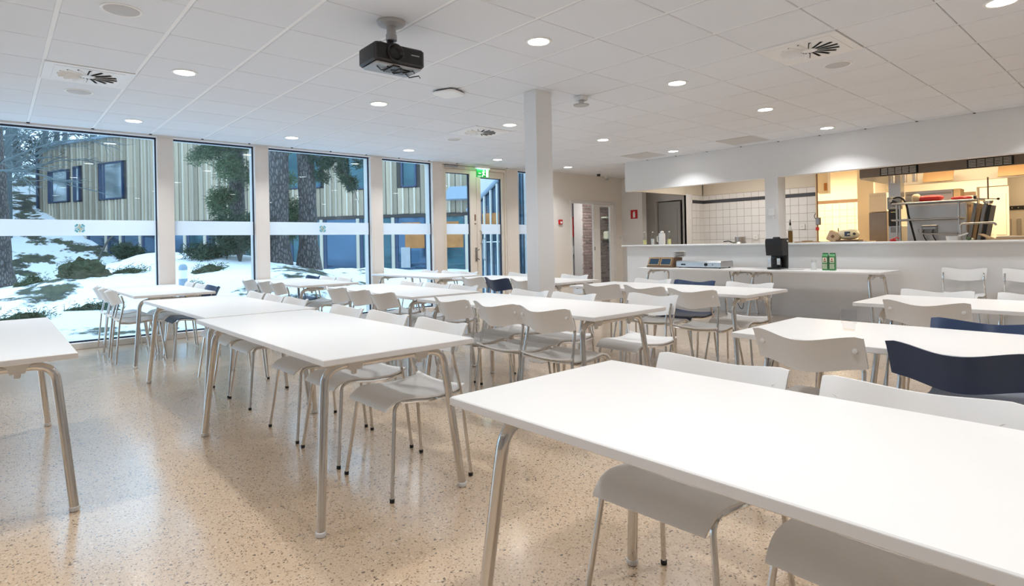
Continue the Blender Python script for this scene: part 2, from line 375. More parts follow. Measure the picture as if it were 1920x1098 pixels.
# walls
sbox('wall_left', 'wall_white', XL - .2, XL, YB - .2, 8.9, 0, CZ + .03)
sbox('wall_back', 'wall_white', XL - .2, 17.5, YB - .2, YB, 0, CZ + .03)
# window wall: lintel board, sill, mullions
wf = struct('wall_front')
MB().box(XL, 8.3, y_top, 8.9, CZ - .022, CZ + .03).build('lintel', 'wall_white', wf)
MB().cbox(XL, 6.003, 8.60, 8.74, 0.0, .075, c=.004).build('sill', 'mullion_paint', wf)
MB().cbox(7.518, 8.3, 8.60, 8.74, 0.0, .075, c=.004).build('sill', 'mullion_paint', wf)
MULL = [(-1.55, -1.36), (1.582, 1.769), (2.787, 2.979), (4.595, 4.808), (5.793, 6.003), (7.518, 7.821), (8.25, 8.32)]
for a, b in MULL:
    mo = MB().cbox(a, b, YW - .005, 8.86, 0.0, CZ - .02, c=.004).build('mullion', 'mullion_paint', wf)
    MB().box(a + .035, b - .035, YW - .0075, YW, 0.02, CZ - .03).build('cover_strip', 'mullion_paint', mo)
def logo(parent, x, z, y):
    g = MB(); h = MB(); k = MB()
    s = .013
    for (i, j) in ((-3, -2), (-2, -3), (-3, 2), (-2, 3), (3, -2), (2, -3), (3, 2), (2, 3), (-1, -1), (1, 1)):
        g.box(x + i * s - s * .8, x + i * s + s * .8, y, y + .003, z + j * s - s * .8, z + j * s + s * .8)
    for (i, j) in ((-1, 1), (1, -1), (0, 0), (0, 3), (0, -3)):
        h.box(x + i * s - s * .7, x + i * s + s * .7, y, y + .0025, z + j * s - s * .7, z + j * s + s * .7)
    for (i, j) in ((-3, 0), (3, 0), (-2, 0), (2, 0), (0, 2), (0, -2)):
        k.box(x + i * s - s * .6, x + i * s + s * .6, y, y + .0028, z + j * s - s * .6, z + j * s + s * .6)
    for q, mm in ((g, 'logo_teal'), (h, 'logo_yellow'), (k, 'logo_pale')): q.build('emblem', mm, parent)
PANES = [(-4.9, -1.55), (-1.36, 1.582), (1.769, 2.787), (2.979, 4.595), (4.808, 5.793), (7.821, 8.25)]
for n, (a, b) in enumerate(PANES):
    w = struct('window_%d' % (n + 1))
    MB().box(a, b, 8.695, 8.707, .09, CZ - .03).build('pane', 'window_glass', w)
    g = MB().box(a, b, 8.685, 8.715, .075, .093).box(a, b, 8.685, 8.715, CZ - .042, CZ - .022).box(a, a + .012, 8.685, 8.715, .09, CZ - .03).box(b - .014, b, 8.685, 8.715, .09, CZ - .03)
    g.build('gasket', 'gasket', w)
    fl = MB().box(a + .013, b - .015, 8.690, 8.6935, 1.35, 1.54).build('film_strip', 'frosted_film', w)
    if n == 1: logo(fl, .775, 1.44, 8.6865)
    if n == 3: logo(fl, 3.80, 1.44, 8.6865)
# glazed double door in the window wall
dr = struct('door_1')
MB().cbox(6.003, 6.045, 8.63, 8.78, 0, CZ - .03, c=.003).cbox(7.476, 7.518, 8.63, 8.78, 0, CZ - .03, c=.003).cbox(6.045, 7.476, 8.63, 8.78, 2.545, CZ - .03, c=.003).build('door_frame', 'door_paint', dr)
def leaf(x0, x1, gx0, gx1, zt):
    lf = MB().cbox(x0, gx0, 8.65, 8.71, .015, 2.54, c=.003).cbox(gx1, x1, 8.65, 8.71, .015, 2.54, c=.003).cbox(gx0, gx1, 8.65, 8.71, zt, 2.54, c=.003).cbox(gx0, gx1, 8.65, 8.71, .015, .12, c=.003).build('door_leaf', 'door_paint', dr)
    MB().box(gx0, gx1, 8.69, 8.70, .12, zt).build('pane', 'window_glass', lf)
    MB().box(gx0, gx0 + .01, 8.68, 8.71, .12, zt).box(gx1 - .022, gx1, 8.68, 8.71, .12, zt).box(gx0, gx1, 8.68, 8.71, zt - .012, zt).build('gasket', 'gasket', lf)
    MB().box(gx0 + .01, gx1 - .02, 8.684, 8.688, 1.35, 1.54).build('film_strip', 'frosted_film', lf)
    return lf
l1 = leaf(6.05, 6.79, 6.10, 6.64, 2.47); l2 = leaf(6.796, 7.472, 6.895, 7.415, 2.42)
MB().box(6.735, 6.765, 8.645, 8.652, 1.60, 1.72).lathe(sphere_prof(.022, 6, .5), 10, (6.75, 8.645, 1.545)).build('lock_plate', 'wood_brown', l1)
MB().tube([(6.70, 8.60, 1.03), (6.80, 8.60, 1.06)], .010, 8).tube([(6.76, 8.655, 1.05), (6.76, 8.60, 1.05)], .014, 8).box(6.74, 6.785, 8.642, 8.652, .84, 1.10).tube([(6.76, 8.62, .90), (6.80, 8.60, .87)], .011, 8).build('lever_handle', 'steel_dark', l1)
MB().tube([(6.865, 8.655, 1.17), (6.865, 8.61, 1.19), (6.865, 8.60, 1.30), (6.865, 8.61, 1.40), (6.865, 8.655, 1.42)], .009, 8).build('pull_handle', 'steel', l2)
MB().cbox(6.06, 6.34, 8.60, 8.65, 2.555, 2.60, c=.004).tube([(6.20, 8.60, 2.555), (6.42, 8.52, 2.55), (6.50, 8.62, 2.555)], .010, 8).build('door_closer', 'grey_plastic', dr)

# plain wall with the inner glazed door (right of the windows)
wr = struct('wall_front_right')
YD = 8.5
MB().box(8.32, 9.20, YD, 8.62, 0, CZ + .03).box(10.74, 11.2, YD, 8.62, 0, CZ + .03).box(9.20, 10.74, YD, 8.62, 2.06, CZ + .03).build('plaster', 'wall_cream', wr)
wq = struct('wall_far_right')
MB().box(10.97, 11.12, 7.93, YD, 0, CZ + .03).box(11.60, 11.75, 8.03, 8.9, 0, CZ + .03).box(11.60, 11.75, 6.8, 7.30, 0, CZ + .03).box(11.60, 11.75, 7.30, 8.03, 2.08, CZ + .03).box(11.1, 11.6, YD, 8.62, 0, CZ + .03).build('plaster', 'wall_white', wq)
d2 = struct('door_2')
MB().cbox(9.20, 9.25, YD - .012, 8.62, 0, 2.06, c=.003).cbox(10.69, 10.74, YD - .012, 8.62, 0, 2.06, c=.003).cbox(9.25, 10.69, YD - .012, 8.62, 2.01, 2.06, c=.003).build('door_frame', 'wall_white', d2)
l3 = MB().cbox(9.975, 10.20, 8.52, 8.57, .01, 2.005, c=.003).cbox(10.56, 10.685, 8.52, 8.57, .01, 2.005, c=.003).cbox(10.20, 10.56, 8.52, 8.57, 1.955, 2.005, c=.003).cbox(10.20, 10.56, 8.52, 8.57, .01, .12, c=.003).build('door_leaf', 'sign_white', d2)
MB().box(10.20, 10.56, 8.54, 8.55, .12, 1.955).build('pane', 'door_glass', l3)
MB().box(9.99, 10.01, 8.512, 8.52, .98, 1.06).build('lock_plate', 'steel_dark', l3)
# corridor behind the inner door
hall = struct('wall_corridor')
MB().box(10.0, 14.1, 11.2, 11.3, 0, CZ).box(14.0, 14.1, 8.62, 11.2, 0, CZ).box(8.32, 8.42, 8.60, 10.7, 0, CZ).box(11.2, 14.1, 8.62, 8.72, 0, CZ).box(8.45, 10.1, 10.65, 10.75, 0, CZ).box(10.0, 10.1, 10.7, 11.2, 0, CZ).build('plaster', 'hall_grey', hall)
MB().box(8.45, 14.1, 8.9, 11.3, -.1, 0.0).build('corridor_floor', 'concrete', hall)
MB().box(8.32, 14.1, 8.62, 10.75, CZ, CZ + .1).box(10.0, 14.1, 10.75, 11.3, CZ, CZ + .1).build('corridor_ceiling', 'wall_white', hall)
# brick pier in the corridor, brick by brick
pier = struct('wall_brick_pier')
bx0, bx1, by = 11.50, 13.9, 10.2
MB().box(bx0, bx1, by, by + .3, 0, CZ).build('mortar_core', 'mortar', pier)
bme = MB().cbox(-.104, .104, -.012, .03, -.028, .028, c=.004, r=.005, n=1).mesh('brick', 'brick')
bmh = MB().cbox(-.045, .045, -.012, .03, -.028, .028, c=.004, r=.005, n=1).mesh('half_brick', 'brick')
row = 0; z = .035
while z < 2.25:
    x = bx0 + (.105 if row % 2 == 0 else .046); first = True
    while x < 13.0:
        me = bmh if (first and row % 2) else bme
        o = link('brick', me, pier, (x + random.uniform(-.003, .003), by - random.uniform(0, .004), z)); 
        x += .16 if me is bmh else .222
        first = False
    z += .0745; row += 1

# serving hatch: soffit, pillar, low wall, ledge
wh = struct('wall_right')
SB = 2.10
MB().box(XC, XC + .14, YB, 6.845, SB, CZ + .03).build('soffit', 'wall_white', wh)
MB().box(XC + .14, 10.955, 6.80, 6.845, SB + .015, CZ + .03).build('bulkhead', 'kitchen_beige', wh)
MB().box(XC + .002, XC + .26, 3.975, 4.175, 1.08, SB + .02).build('pillar', 'wall_white', wh)
MB().box(XC, XC + .12, YB, 6.83, 0, 1.06).build('low_wall', 'wall_white', wh)
MB().box(XC - .012, XC, 2.0, 6.82, 0, .08).build('skirting', 'wall_white', wh)
MB().cbox(XC - .06, XC + .45, YB, 6.92, 1.06, 1.09, c=.008).build('ledge', 'wall_white', wh)
MB().box(XC - .004, XC, 3.9, 4.25, SB + .02, SB + .022).build('shadow_line', 'wall_white', wh)
sw = thing('sensor_box', 'small white sensor box on the pillar between the two hatches', 'sensor', (XC + .002, 4.07, 1.57))
MB().cbox(-.035, 0, -.045, .045, -.05, .05, c=.005).build('housing', 'white_plastic', sw); MB().tube([(-.02, -.03, -.06), (-.02, -.03, -.11)], .01, 8).build('cable_gland', 'white_plastic', sw)

# kitchen shell
wk = struct('wall_kitchen')
MB().box(11.63, 11.73, 4.46, 6.845, 0, CZ + .03).build('nook_back', 'kitchen_beige', wk)
MB().box(10.95, 11.63, 6.80, 6.845, 0, CZ + .03).build('nook_side', 'kitchen_beige', wk)
MB().cbox(10.95, 11.19, 6.795, 6.85, 0, 2.14, c=.004).build('nook_post', 'wall_white', wk)
MB().box(14.52, 14.62, 2.55, 6.9, 0, CZ + .03).box(14.52, 14.62, 2.08, 2.55, 2.1, CZ + .03).box(13.1, 13.2, 3.93, 4.22, 0, CZ + .03).box(13.2, 14.6, 4.12, 4.22, 0, CZ + .03).build('back_wall', 'kitchen_paint', wk)
MB().box(16.0, 16.1, YB, 3.0, 0, CZ + .03).box(14.6, 16.1, 2.6, 2.7, 0, CZ + .03).box(11.6, 14.6, 6.845, 6.95, 0, CZ + .03).build('far_wall', 'kitchen_beige', wk)
MB().box(13.3, 16, 8.85, 8.95, 0, CZ).box(15.9, 16, 6.9, 8.9, 0, CZ).box(11.75, 16, 6.95, 7.0, 0, CZ).build('store_wall', 'dark_room', wk)
# glazed tiles, one by one
TP = 0.1565
def tile_wall(parent, cells, mat_, orient, plane):
    key = 'tile_' + mat_ + orient
    me = (MB().box(-.006, 0, -TP / 2 + .003, TP / 2 - .003, -TP / 2 + .003, TP / 2 - .003) if orient == 'x' else MB().box(-TP / 2 + .003, TP / 2 - .003, -.006, 0, -TP / 2 + .003, TP / 2 - .003)).mesh('tile', mat_)
    for a, z in cells: link('tile', me, parent, (plane, a, z) if orient == 'x' else (a, plane, z))
def rows(): return [1.95 - TP / 2 - TP * k for k in range(6)]
back = MB().box(11.618, 11.63, 4.46, 6.80, .9, 2.13).build('grout_bed', 'grout', wk)
cells = [(6.80 - TP / 2 - TP * k, z) for k in range(15) for z in rows()] + [(6.80 - TP / 2 - TP * k, 2.018 + .055) for k in range(15)]
tile_wall(wk, cells[:90], 'tile_white', 'x', 11.618)
tm = MB().box(-.006, 0, -TP / 2 + .003, TP / 2 - .003, -.05, .05).mesh('tile', 'tile_white')
for k in range(15): link('tile', tm, wk, (11.618, 6.80 - TP / 2 - TP * k, 2.073))
MB().box(11.610, 11.62, 4.46, 6.80, 1.953, 2.017).build('dark_tile_band', 'tile_band', wk)
MB().box(11.19, 11.62, 6.788, 6.80, .9, 2.13).build('grout_bed', 'grout', wk)
tile_wall(wk, [(11.62 - TP / 2 - TP * k, z) for k in range(3) for z in rows()], 'tile_white', 'y', 6.788)
tm2 = MB().box(-TP / 2 + .003, TP / 2 - .003, -.006, 0, -.05, .05).mesh('tile', 'tile_white')
for k in range(3): link('tile', tm2, wk, (11.62 - TP / 2 - TP * k, 6.788, 2.073))
MB().box(11.19, 11.62, 6.780, 6.79, 1.953, 2.017).build('dark_tile_band', 'tile_band', wk)
MB().box(14.508, 14.52, 4.22, 5.9, .9, 2.12).build('grout_bed', 'grout', wk)
tile_wall(wk, [(5.75 - TP * k, z) for k in range(10) for z in rows()], 'tile_cream', 'x', 14.508)
MB().box(14.500, 14.51, 4.22, 5.9, 1.953, 2.017).build('dark_tile_band', 'wood_brown', wk)
MB().box(14.500, 14.51, 4.22, 5.9, 2.023, 2.12).build('tile_course', 'tile_cream', wk)
# shell bits closing the kitchen from daylight
MB().box(14.6, 14.7, 5.9, 6.9, 0, CZ).build('end_wall', 'kitchen_paint', wk)

# square column standing in the room
MB().cbox(3.915, 4.130, 4.036, 4.205, 0.0, CZ + .004, c=.002, r=.004).build('column', 'wall_white')['kind'] = 'structure'

# ------------------------------------------------------------------ ceiling fittings
DLX = [-2.4, -0.6, 1.207, 3.007, 4.815, 6.607, 8.402]; DLY = [-1.68, 0.70, 3.06, 5.435, 7.80]
ring_me = MB().lathe([(.098, .004), (.098, -.004), (.092, -.008), (.078, -.007), (.074, .002)], 32).mesh('trim_ring', 'white_plastic', 40)
disc_me = MB().lathe([(.0745, .0), (.073, -.004), (.0, -.005)], 32).mesh('diffuser', 'lamp_disc', 40)
ORD = ['first', 'second', 'third', 'fourth', 'fifth', 'sixth', 'seventh']
def rowname(k): return {4: 'row nearest the windows', 3: 'second row from the windows', 2: 'third row from the windows', 1: 'fourth row from the windows', 0: 'row behind the viewer'}[k]
for ii, x in enumerate(DLX):
    for jj, y in enumerate(DLY):
        lab = 'round recessed downlight, %s, %s from left' % (rowname(jj), ORD[ii])
        t = thing('ceiling_downlight', lab, 'ceiling light', (x, y, CZ), 0, 'recessed round downlights')
        link('trim_ring', ring_me, t); link('diffuser', disc_me, t)
        ld = bpy.data.lights.new('downlight', 'AREA'); ld.shape = 'DISK'; ld.size = .15; ld.energy = LAMP_W; ld.spread = radians(120); ld.color = LAMP_COL
        lo = bpy.data.objects.new('downlight_lamp', ld); COL.objects.link(lo); lo.parent = t; lo.location = (0, 0, -.012)
# swirl air diffusers
def vent(i, j, label, border):
    x, y = gx(i) + GX / 2, gy(j) + GY / 2
    t = thing('air_diffuser', label, 'air vent', (x, y, CZ), 0, 'square swirl ceiling diffusers')
    MB().cbox(-.297, .297, -.293, .293, -.006, .02, c=.002, r=.003).build('plate', 'vent_white', t)
    MB().cbox(-.235, .235, -.235, .235, -.009, -.005, c=.0015, r=.003).build('inner_plate', 'vent_white', t)
    sl = MB().box(.06, .205, -.011, .011, -.0105, -.008).mesh('slot', 'slot_black'); bl = MB().add([(.058, .011, -.009), (.207, .011, -.009), (.207, -.004, -.020), (.058, -.004, -.020), (.058, .0125, -.009), (.207, .0125, -.009), (.207, -.0025, -.021), (.058, -.0025, -.021)], [(0, 1, 2, 3), (7, 6, 5, 4), (0, 4, 5, 1), (2, 6, 7, 3), (1, 5, 6, 2), (0, 3, 7, 4)]).mesh('blade', 'vent_white')
    for k in range(16):
        a = 2 * pi * k / 16; o = link('slot', sl, t, rotz=a); o2 = link('blade', bl, o)
    MB().lathe([(.052, -.008), (.05, -.013), (.0, -.014)], 20).build('hub', 'vent_white', t, 40)
vent(0, 4, 'white swirl air diffuser in the ceiling above the left windows', 1)
vent(7, -3, 'swirl air diffuser in the ceiling at upper right, before the hatch', 1)
vent(7, 4, 'swirl air diffuser in the ceiling left of the square column', 1)
for (i, j), lab in zip(RETURNS, ('grey return-air panel in the ceiling near the hatch corner pillar', 'grey return-air panel in the ceiling at the far end of soffit')):
    t = thing('return_air_panel', lab, 'air vent', (gx(i) + GX / 2, gy(j) + GY / 2, CZ), 0, 'grey return-air panels')
    MB().cbox(-.287, .287, -.294, .294, -.002, .02, c=.003, r=.004).build('perforated_face', 'return_grey', t)
    MB().box(-.3, .3, .285, .297, -.004, .02).box(-.3, .3, -.297, -.285, -.004, .02).build('edge_frame', 'ceiling_runner', t)
for x, y, lab in ((.606, 4.255, 'grey ceiling loudspeaker at the top left of the view'), (.607, 6.665, 'grey ceiling loudspeaker beside the left air diffuser'), (5.424, 1.88, 'grey ceiling loudspeaker beside the upper-right air diffuser'), (4.844, 6.655, 'grey ceiling loudspeaker beside the air diffuser left of column')):
    t = thing('ceiling_speaker', lab, 'loudspeaker', (x, y, CZ), 0, 'round ceiling loudspeakers')
    MB().lathe([(.112, .004), (.112, -.004), (.104, -.007), (.098, -.004)], 28).build('rim', 'white_plastic', t, 40)
    MB().lathe([(.1, -.002), (.09, -.007), (.0, -.010)], 28).build('grille', 'speaker_grey', t, 40)
t = thing('smoke_detector', 'flat white square-ish detector dome on the ceiling right of projector', 'detector', (3.30, 4.60, CZ), radians(20))
MB().cbox(-.13, .13, -.13, .13, -.035, -.012, c=.012, r=.06, n=6).build('cover', 'white_plastic', t, 40); MB().cbox(-.1, .1, -.1, .1, -.014, 0, c=.002, r=.03).build('base', 'black_plastic', t)
t = thing('motion_sensor', 'white ceiling sensor with round grey disc right of the column', 'sensor', (4.47, 3.95, CZ))
MB().cbox(-.05, .05, -.05, .05, -.045, 0, c=.005, r=.01).build('base', 'white_plastic', t); MB().lathe([(.025, -.075), (.025, -.044)], 14).build('neck', 'steel', t, 40); MB().lathe([(.0, -.098), (.075, -.095), (.08, -.085), (.03, -.072)], 24).build('disc', 'grey_plastic', t, 40)
for x, y, lab in ((9.50, 7.95, 'small dark security camera on the ceiling near inner door'), (10.30, 8.38, 'small pale sensor high on the wall above inner door')):
    t = thing('ceiling_camera', lab, 'camera', (x, y, CZ)); MB().cbox(-.05, .05, -.03, .03, -.05, 0, c=.004).build('bracket', 'white_plastic', t); MB().lathe([(.0, -.10), (.035, -.095), (.04, -.05)], 12).build('lens_dome', 'black_plastic' if x < 10 else 'grey_plastic', t, 40)

# projector on its ceiling mount
pj_t = thing('projector', 'black ceiling-mounted projector hanging from a grey round mount', 'projector', (1.985, 3.405, CZ))
MB().lathe([(.0, 0), (.095, 0), (.095, -.008), (.085, -.022), (.035, -.034), (.0, -.034)], 28).build('mount_plate', 'grey_plastic', pj_t, 35)
MB().lathe([(.031, -.03), (.031, -.085), (.036, -.086), (.036, -.125), (.0, -.126)], 20).build('mount_pole', 'grey_plastic', pj_t, 35)
MB().lathe([(.014, -.12), (.014, -.20)], 10).box(-.03, -.012, -.008, .008, -.20, -.12).build('joint', 'black_plastic', pj_t, 35)
# body front faces the camera-right, along -y/-x diagonal
bd = MB().cbox(-.182, .182, -.125, .125, -.305, -.188, c=.012, r=.03, n=4).build('body', 'black_plastic', pj_t, 35, rotz=radians(-2))
MB().cbox(-.165, .165, -.11, .10, -.320, -.304, c=.006, r=.02, n=3).build('underside_plate', 'steel_dark', bd, 35)
MB().box(-.05, .0, -.11, .03, -.329, -.318).box(.02, .1, -.06, .04, -.326, -.318).build('cable_tray', 'black_plastic', bd)
for k in range(5):
    a = [Vector((-.14 + .06 * k + random.uniform(-.02, .02), -.08 + random.uniform(0, .1), -.322)) for _ in range(1)][0]
    MB().tube([a, a + Vector((.05, .04, -.008)), a + Vector((.09, -.02, -.003)), a + Vector((.13, .03, 0))], .004, 6).build('cable', 'black_plastic', bd, 40)
Tl = Matrix.Translation((-.045, -.125, -.246)) @ Matrix.Rotation(radians(90), 4, 'X')
MB().lathe([(.058, -.01), (.058, .016), (.05, .022), (.044, .012), (.036, .004), (.0, .002)], 28, T=Tl).build('lens', 'black_plastic', bd, 35)
MB().lathe([(.032, .005), (.02, .010), (.0, .012)], 20, T=Tl).build('lens_glass', 'black_plastic', bd, 35)
MB().box(.075, .135, -.1265, -.125, -.240, -.233).build('brand_mark', 'grey_plastic', bd)
MB().lathe(sphere_prof(.016, 6), 10, (.02, -.06, -.188)).lathe(sphere_prof(.012, 6), 10, (-.12, .08, -.188)).build('knob', 'black_plastic', bd, 40)
MB().tube([(-.09, -.02, -.19), (-.09, -.02, -.15)], .009, 8).build('antenna_post', 'grey_plastic', bd, 40)

# ------------------------------------------------------------------ tables
TW, TL, TZ, TT = 0.73, 1.90, 0.715, 0.026
def table_meshes(Ln):
    d = {}
    d['top'] = MB().cbox(-TW / 2, TW / 2, -Ln / 2, Ln / 2, TZ - TT, TZ, c=.0025, r=.006, n=2).mesh('tabletop', 'table_white', 30)
    d['edge'] = MB().box(-TW / 2 - .0006, TW / 2 + .0006, -Ln / 2 - .0006, Ln / 2 + .0006, TZ - TT + .003, TZ - .0035).mesh('edge_band', 'table_edge')
    zb = TZ - TT - .034
    for s in (-1, 1):
        yt, yf = s * (Ln / 2 - .155), s * (Ln / 2 - .09)
        pts = [Vector((-.350, yf, .012))] + [Vector((-.302, yt + (yf - yt) * .14, .55))] + bez((-.298, yt + (yf - yt) * .08, .585), (-.291, yt, zb), (-.20, yt, zb), 8)
        pts2 = [Vector((-p.x, p.y, p.z)) for p in reversed(pts)]
        d['frame%d' % s] = MB().tube(pts + pts2, .0185, 14).mesh('leg_frame', 'chrome', 40)
        br = MB()
        for sx in (-1, 1):
            b = MB(); x = sx * .165
            b.prism([(x - .075, TZ - TT), (x + .075, TZ - TT), (x + .035, TZ - TT - .03), (x + .026, TZ - TT - .058), (x - .026, TZ - TT - .058), (x - .035, TZ - TT - .03)], yt - .024, yt + .024)
            b.lathe([(.0, -.026), (.012, -.022), (.013, .0)], 10, (x, yt, TZ - TT - .056))
            d['br%d%d' % (s, sx)] = b.mesh('bracket', 'clear_plastic', 40)
            f = MB().lathe([(.0, 0), (.0185, .002), (.021, .008), (.021, .02), (.019, .022)], 14, (sx * .350, yf, 0))
            d['ft%d%d' % (s, sx)] = f.mesh('foot_cap', 'clear_plastic', 40)
    return d
TM = table_meshes(TL); TS = table_meshes(1.80)
def table(x, y, label, tm=TM, rotz=0.0, group='white dining tables with chrome legs'):
    t = thing('dining_table', label, 'table', (x, y, 0), rotz, group)
    link('tabletop', tm['top'], t); link('edge_band', tm['edge'], t)
    for s in (-1, 1):
        link('leg_frame', tm['frame%d' % s], t)
        for sx in (-1, 1): link('bracket', tm['br%d%d' % (s, sx)], t); link('foot_cap', tm['ft%d%d' % (s, sx)], t)
    return t
TABLES = {
 'A': (1.342, 0.435, 'white table filling the right foreground, nearest to the viewer'),
 'B': (1.310, 3.125, 'white table left of centre, second in the left row'),
 'C': (1.360, 5.080, 'white table third in the left row, behind the left-centre table'),
 'D': (1.375, 7.630, 'white table at the left beside the big windows'),
 'L': (-0.097, 4.120, 'white table cut off by the left edge of the picture'),
 'I': (2.975, 0.440, 'white table carrying a clear drinking cup'),
 'E': (2.975, 3.190, 'white table in the picture centre, just before the square column'),
 'F': (3.060, 5.262, 'white table behind the centre table, third in the middle row'),
 'G': (3.010, 7.640, 'white table at the window with the two pine trunks'),
 'J': (4.700, 0.490, 'white table at far right between navy chair and hatch wall'),
 'H': (4.795, 3.175, 'white table right of the column, in front of the serving hatch'),
 'M': (4.955, 5.440, 'white table partly hidden behind the square column'),
 'K': (4.905, 7.590, 'white table furthest back, in front of the glazed exit door'),
}
for k, (x, y, lab) in TABLES.items(): table(x, y, lab, rotz=radians({'C': 1.0, 'F': -1.5, 'M': 1}.get(k, 0)))
table(8.505, 3.280, 'serving table against the hatch wall, holding coffee maker and cartons', TS, group='serving tables against the hatch wall')
table(8.505, 5.090, 'serving table against the hatch wall, holding the hot plate', TS, group='serving tables against the hatch wall')

# ------------------------------------------------------------------ chairs
def chair_meshes(kind):
    d = {}; sm = 'chair_' + kind
    prof = [(-.205, .462), (-.185, .451), (-.15, .440), (-.10, .433), (-.04, .431), (.02, .435), (.07, .441), (.11, .445), (.145, .444), (.175, .436), (.20, .421), (.220, .402)]
    b = MB(); vs = []; nn = len(prof); m_ = 7
    for th in (0, -.009):
        for i, (x, z) in enumerate(prof):
            w = .212 - .030 * (i / (nn - 1))
            for k in range(m_):
                t = -1 + 2 * k / (m_ - 1)
                vs.append((x, w * t, z + th - (.018 - .013 * min(1, i / 7)) * (1 - t * t) * (1 if i < nn - 3 else 0)))
    fs = []; o2 = nn * m_
    for i in range(nn - 1):
        for k in range(m_ - 1):
            a = i * m_ + k; fs.append((a, a + m_, a + m_ + 1, a + 1)); fs.append((o2 + a, o2 + a + 1, o2 + a + m_ + 1, o2 + a + m_))
    bd = [k for k in range(m_)] + [i * m_ + m_ - 1 for i in range(1, nn)] + [(nn - 1) * m_ + k for k in range(m_ - 2, -1, -1)] + [i * m_ for i in range(nn - 2, 0, -1)]
    for a, c in zip(bd, bd[1:] + bd[:1]): fs.append((a, c, c + o2, a + o2))
    b.add(vs, fs); d['seat'] = b.mesh('seat', sm, 50)
    # bent plywood backrest: S-curve in plan, leaning back, rounded corners
    b = MB(); vs = []; nu, nv = 17, 7
    def off(t): return -.066 * (0.5 + 0.5 * cos(pi * t))
    for th in (0, .010):
        for j in range(nv):
            v = j / (nv - 1)
            for i in range(nu):
                t = -1 + 2 * i / (nu - 1)
                edge = max(0, abs(t) - .93) / .07
                zz = .622 + .138 * v + .40 * off(t); cut = .005 * edge * edge
                zz = zz - cut if v > .9 else (zz + cut if v < .1 else zz)
                vs.append((-.168 - .058 * v ** 1.2 + off(t) + th, .2235 * t * (1 - .012 * (1 - v)), zz))
    fs = []; o2 = nu * nv
    for j in range(nv - 1):
        for i in range(nu - 1):
            a = j * nu + i; fs.append((a, a + nu, a + nu + 1, a + 1)); fs.append((o2 + a, o2 + a + 1, o2 + a + nu + 1, o2 + a + nu))
    bd = list(range(nu)) + [j * nu + nu - 1 for j in range(1, nv)] + [(nv - 1) * nu + i for i in range(nu - 2, -1, -1)] + [j * nu for j in range(nv - 2, 0, -1)]
    for a, c in zip(bd, bd[1:] + bd[:1]): fs.append((a, a + o2, c + o2, c))
    b.add(vs, fs); d['back'] = b.mesh('backrest', sm, 50)
    return d
CM = {k: chair_meshes(k) for k in ('white', 'navy')}
LEGM = {}
for s in (-1, 1):
    LEGM['rear', s] = MB().tube([(-.222, s * .226, .012), (-.184, s * .207, .43), (-.147, s * .199, .60), (-.146, s * .198, .632), (-.166, s * .197, .70)], .0092, 8).mesh('leg', 'chrome', 40)
    LEGM['front', s] = MB().tube([(-.190, s * .205, .425), (-.10, s * .196, .412), (0, s * .188, .413), (.08, s * .182, .422)] + bez((.128, s * .180, .426), (.172, s * .178, .428), (.176, s * .180, .385), 5) + [(.222, s * .226, .012)], .0092, 8).mesh('leg', 'chrome', 40)
    for n, x in (('rear', -.222), ('front', .222)):
        LEGM['cap' + n, s] = MB().lathe([(.0, 0), (.011, .001), (.0115, .016), (.009, .018)], 8, (x, s * .226, 0)).mesh('foot_cap', 'black_rubber', 40)
    LEGM['screw', s] = MB().lathe([(.0, -.012), (.010, -.009), (.012, -.002), (.012, .004)], 12, T=Matrix.Translation((-.201, s * .188, .70)) @ Matrix.Rotation(radians(90), 4, 'Y')).mesh('screw_cap', 'chair_white', 40)
LEGM['barR'] = MB().tube([(-.19, -.205, .430), (-.165, -.12, .418), (-.16, 0, .412), (-.165, .12, .418), (-.19, .205, .430)], .006, 8).mesh('crossbar', 'chrome', 40)
LEGM['barF'] = MB().tube([(.085, -.182, .421), (.085, .182, .421)], .008, 8).mesh('crossbar', 'chrome', 40)
NCH = 0
def chair(x, y, rot, kind, label, group, fine=True):
    c = thing('dining_chair', label, 'chair', (x, y, 0), rot + radians(random.uniform(-1.8, 1.8)), group)
    link('seat', CM[kind]['seat'], c); link('backrest', CM[kind]['back'], c)
    for s in (-1, 1):
        for n in ('rear', 'front'):
            l = link('leg', LEGM[n, s], c)
            if fine: link('foot_cap', LEGM['cap' + n, s], l)
        if fine and kind == 'white': link('screw_cap', LEGM['screw', s], c)
    link('crossbar', LEGM['barR'], c)
    if fine: link('crossbar', LEGM['barF'], c)
    return c
TDESC = {'A': 'the right-foreground table', 'B': 'the left-centre table', 'C': 'the third left-row table', 'D': 'the left window table', 'I': 'the table with the cup',
         'E': 'the centre table', 'F': 'the table behind the centre table', 'G': 'the table before the pine trunks', 'J': 'the far-right table', 'H': 'the table right of the column',
         'M': 'the table behind the column', 'K': 'the table by the exit door'}
NTH = ['nearest', 'middle', 'furthest']
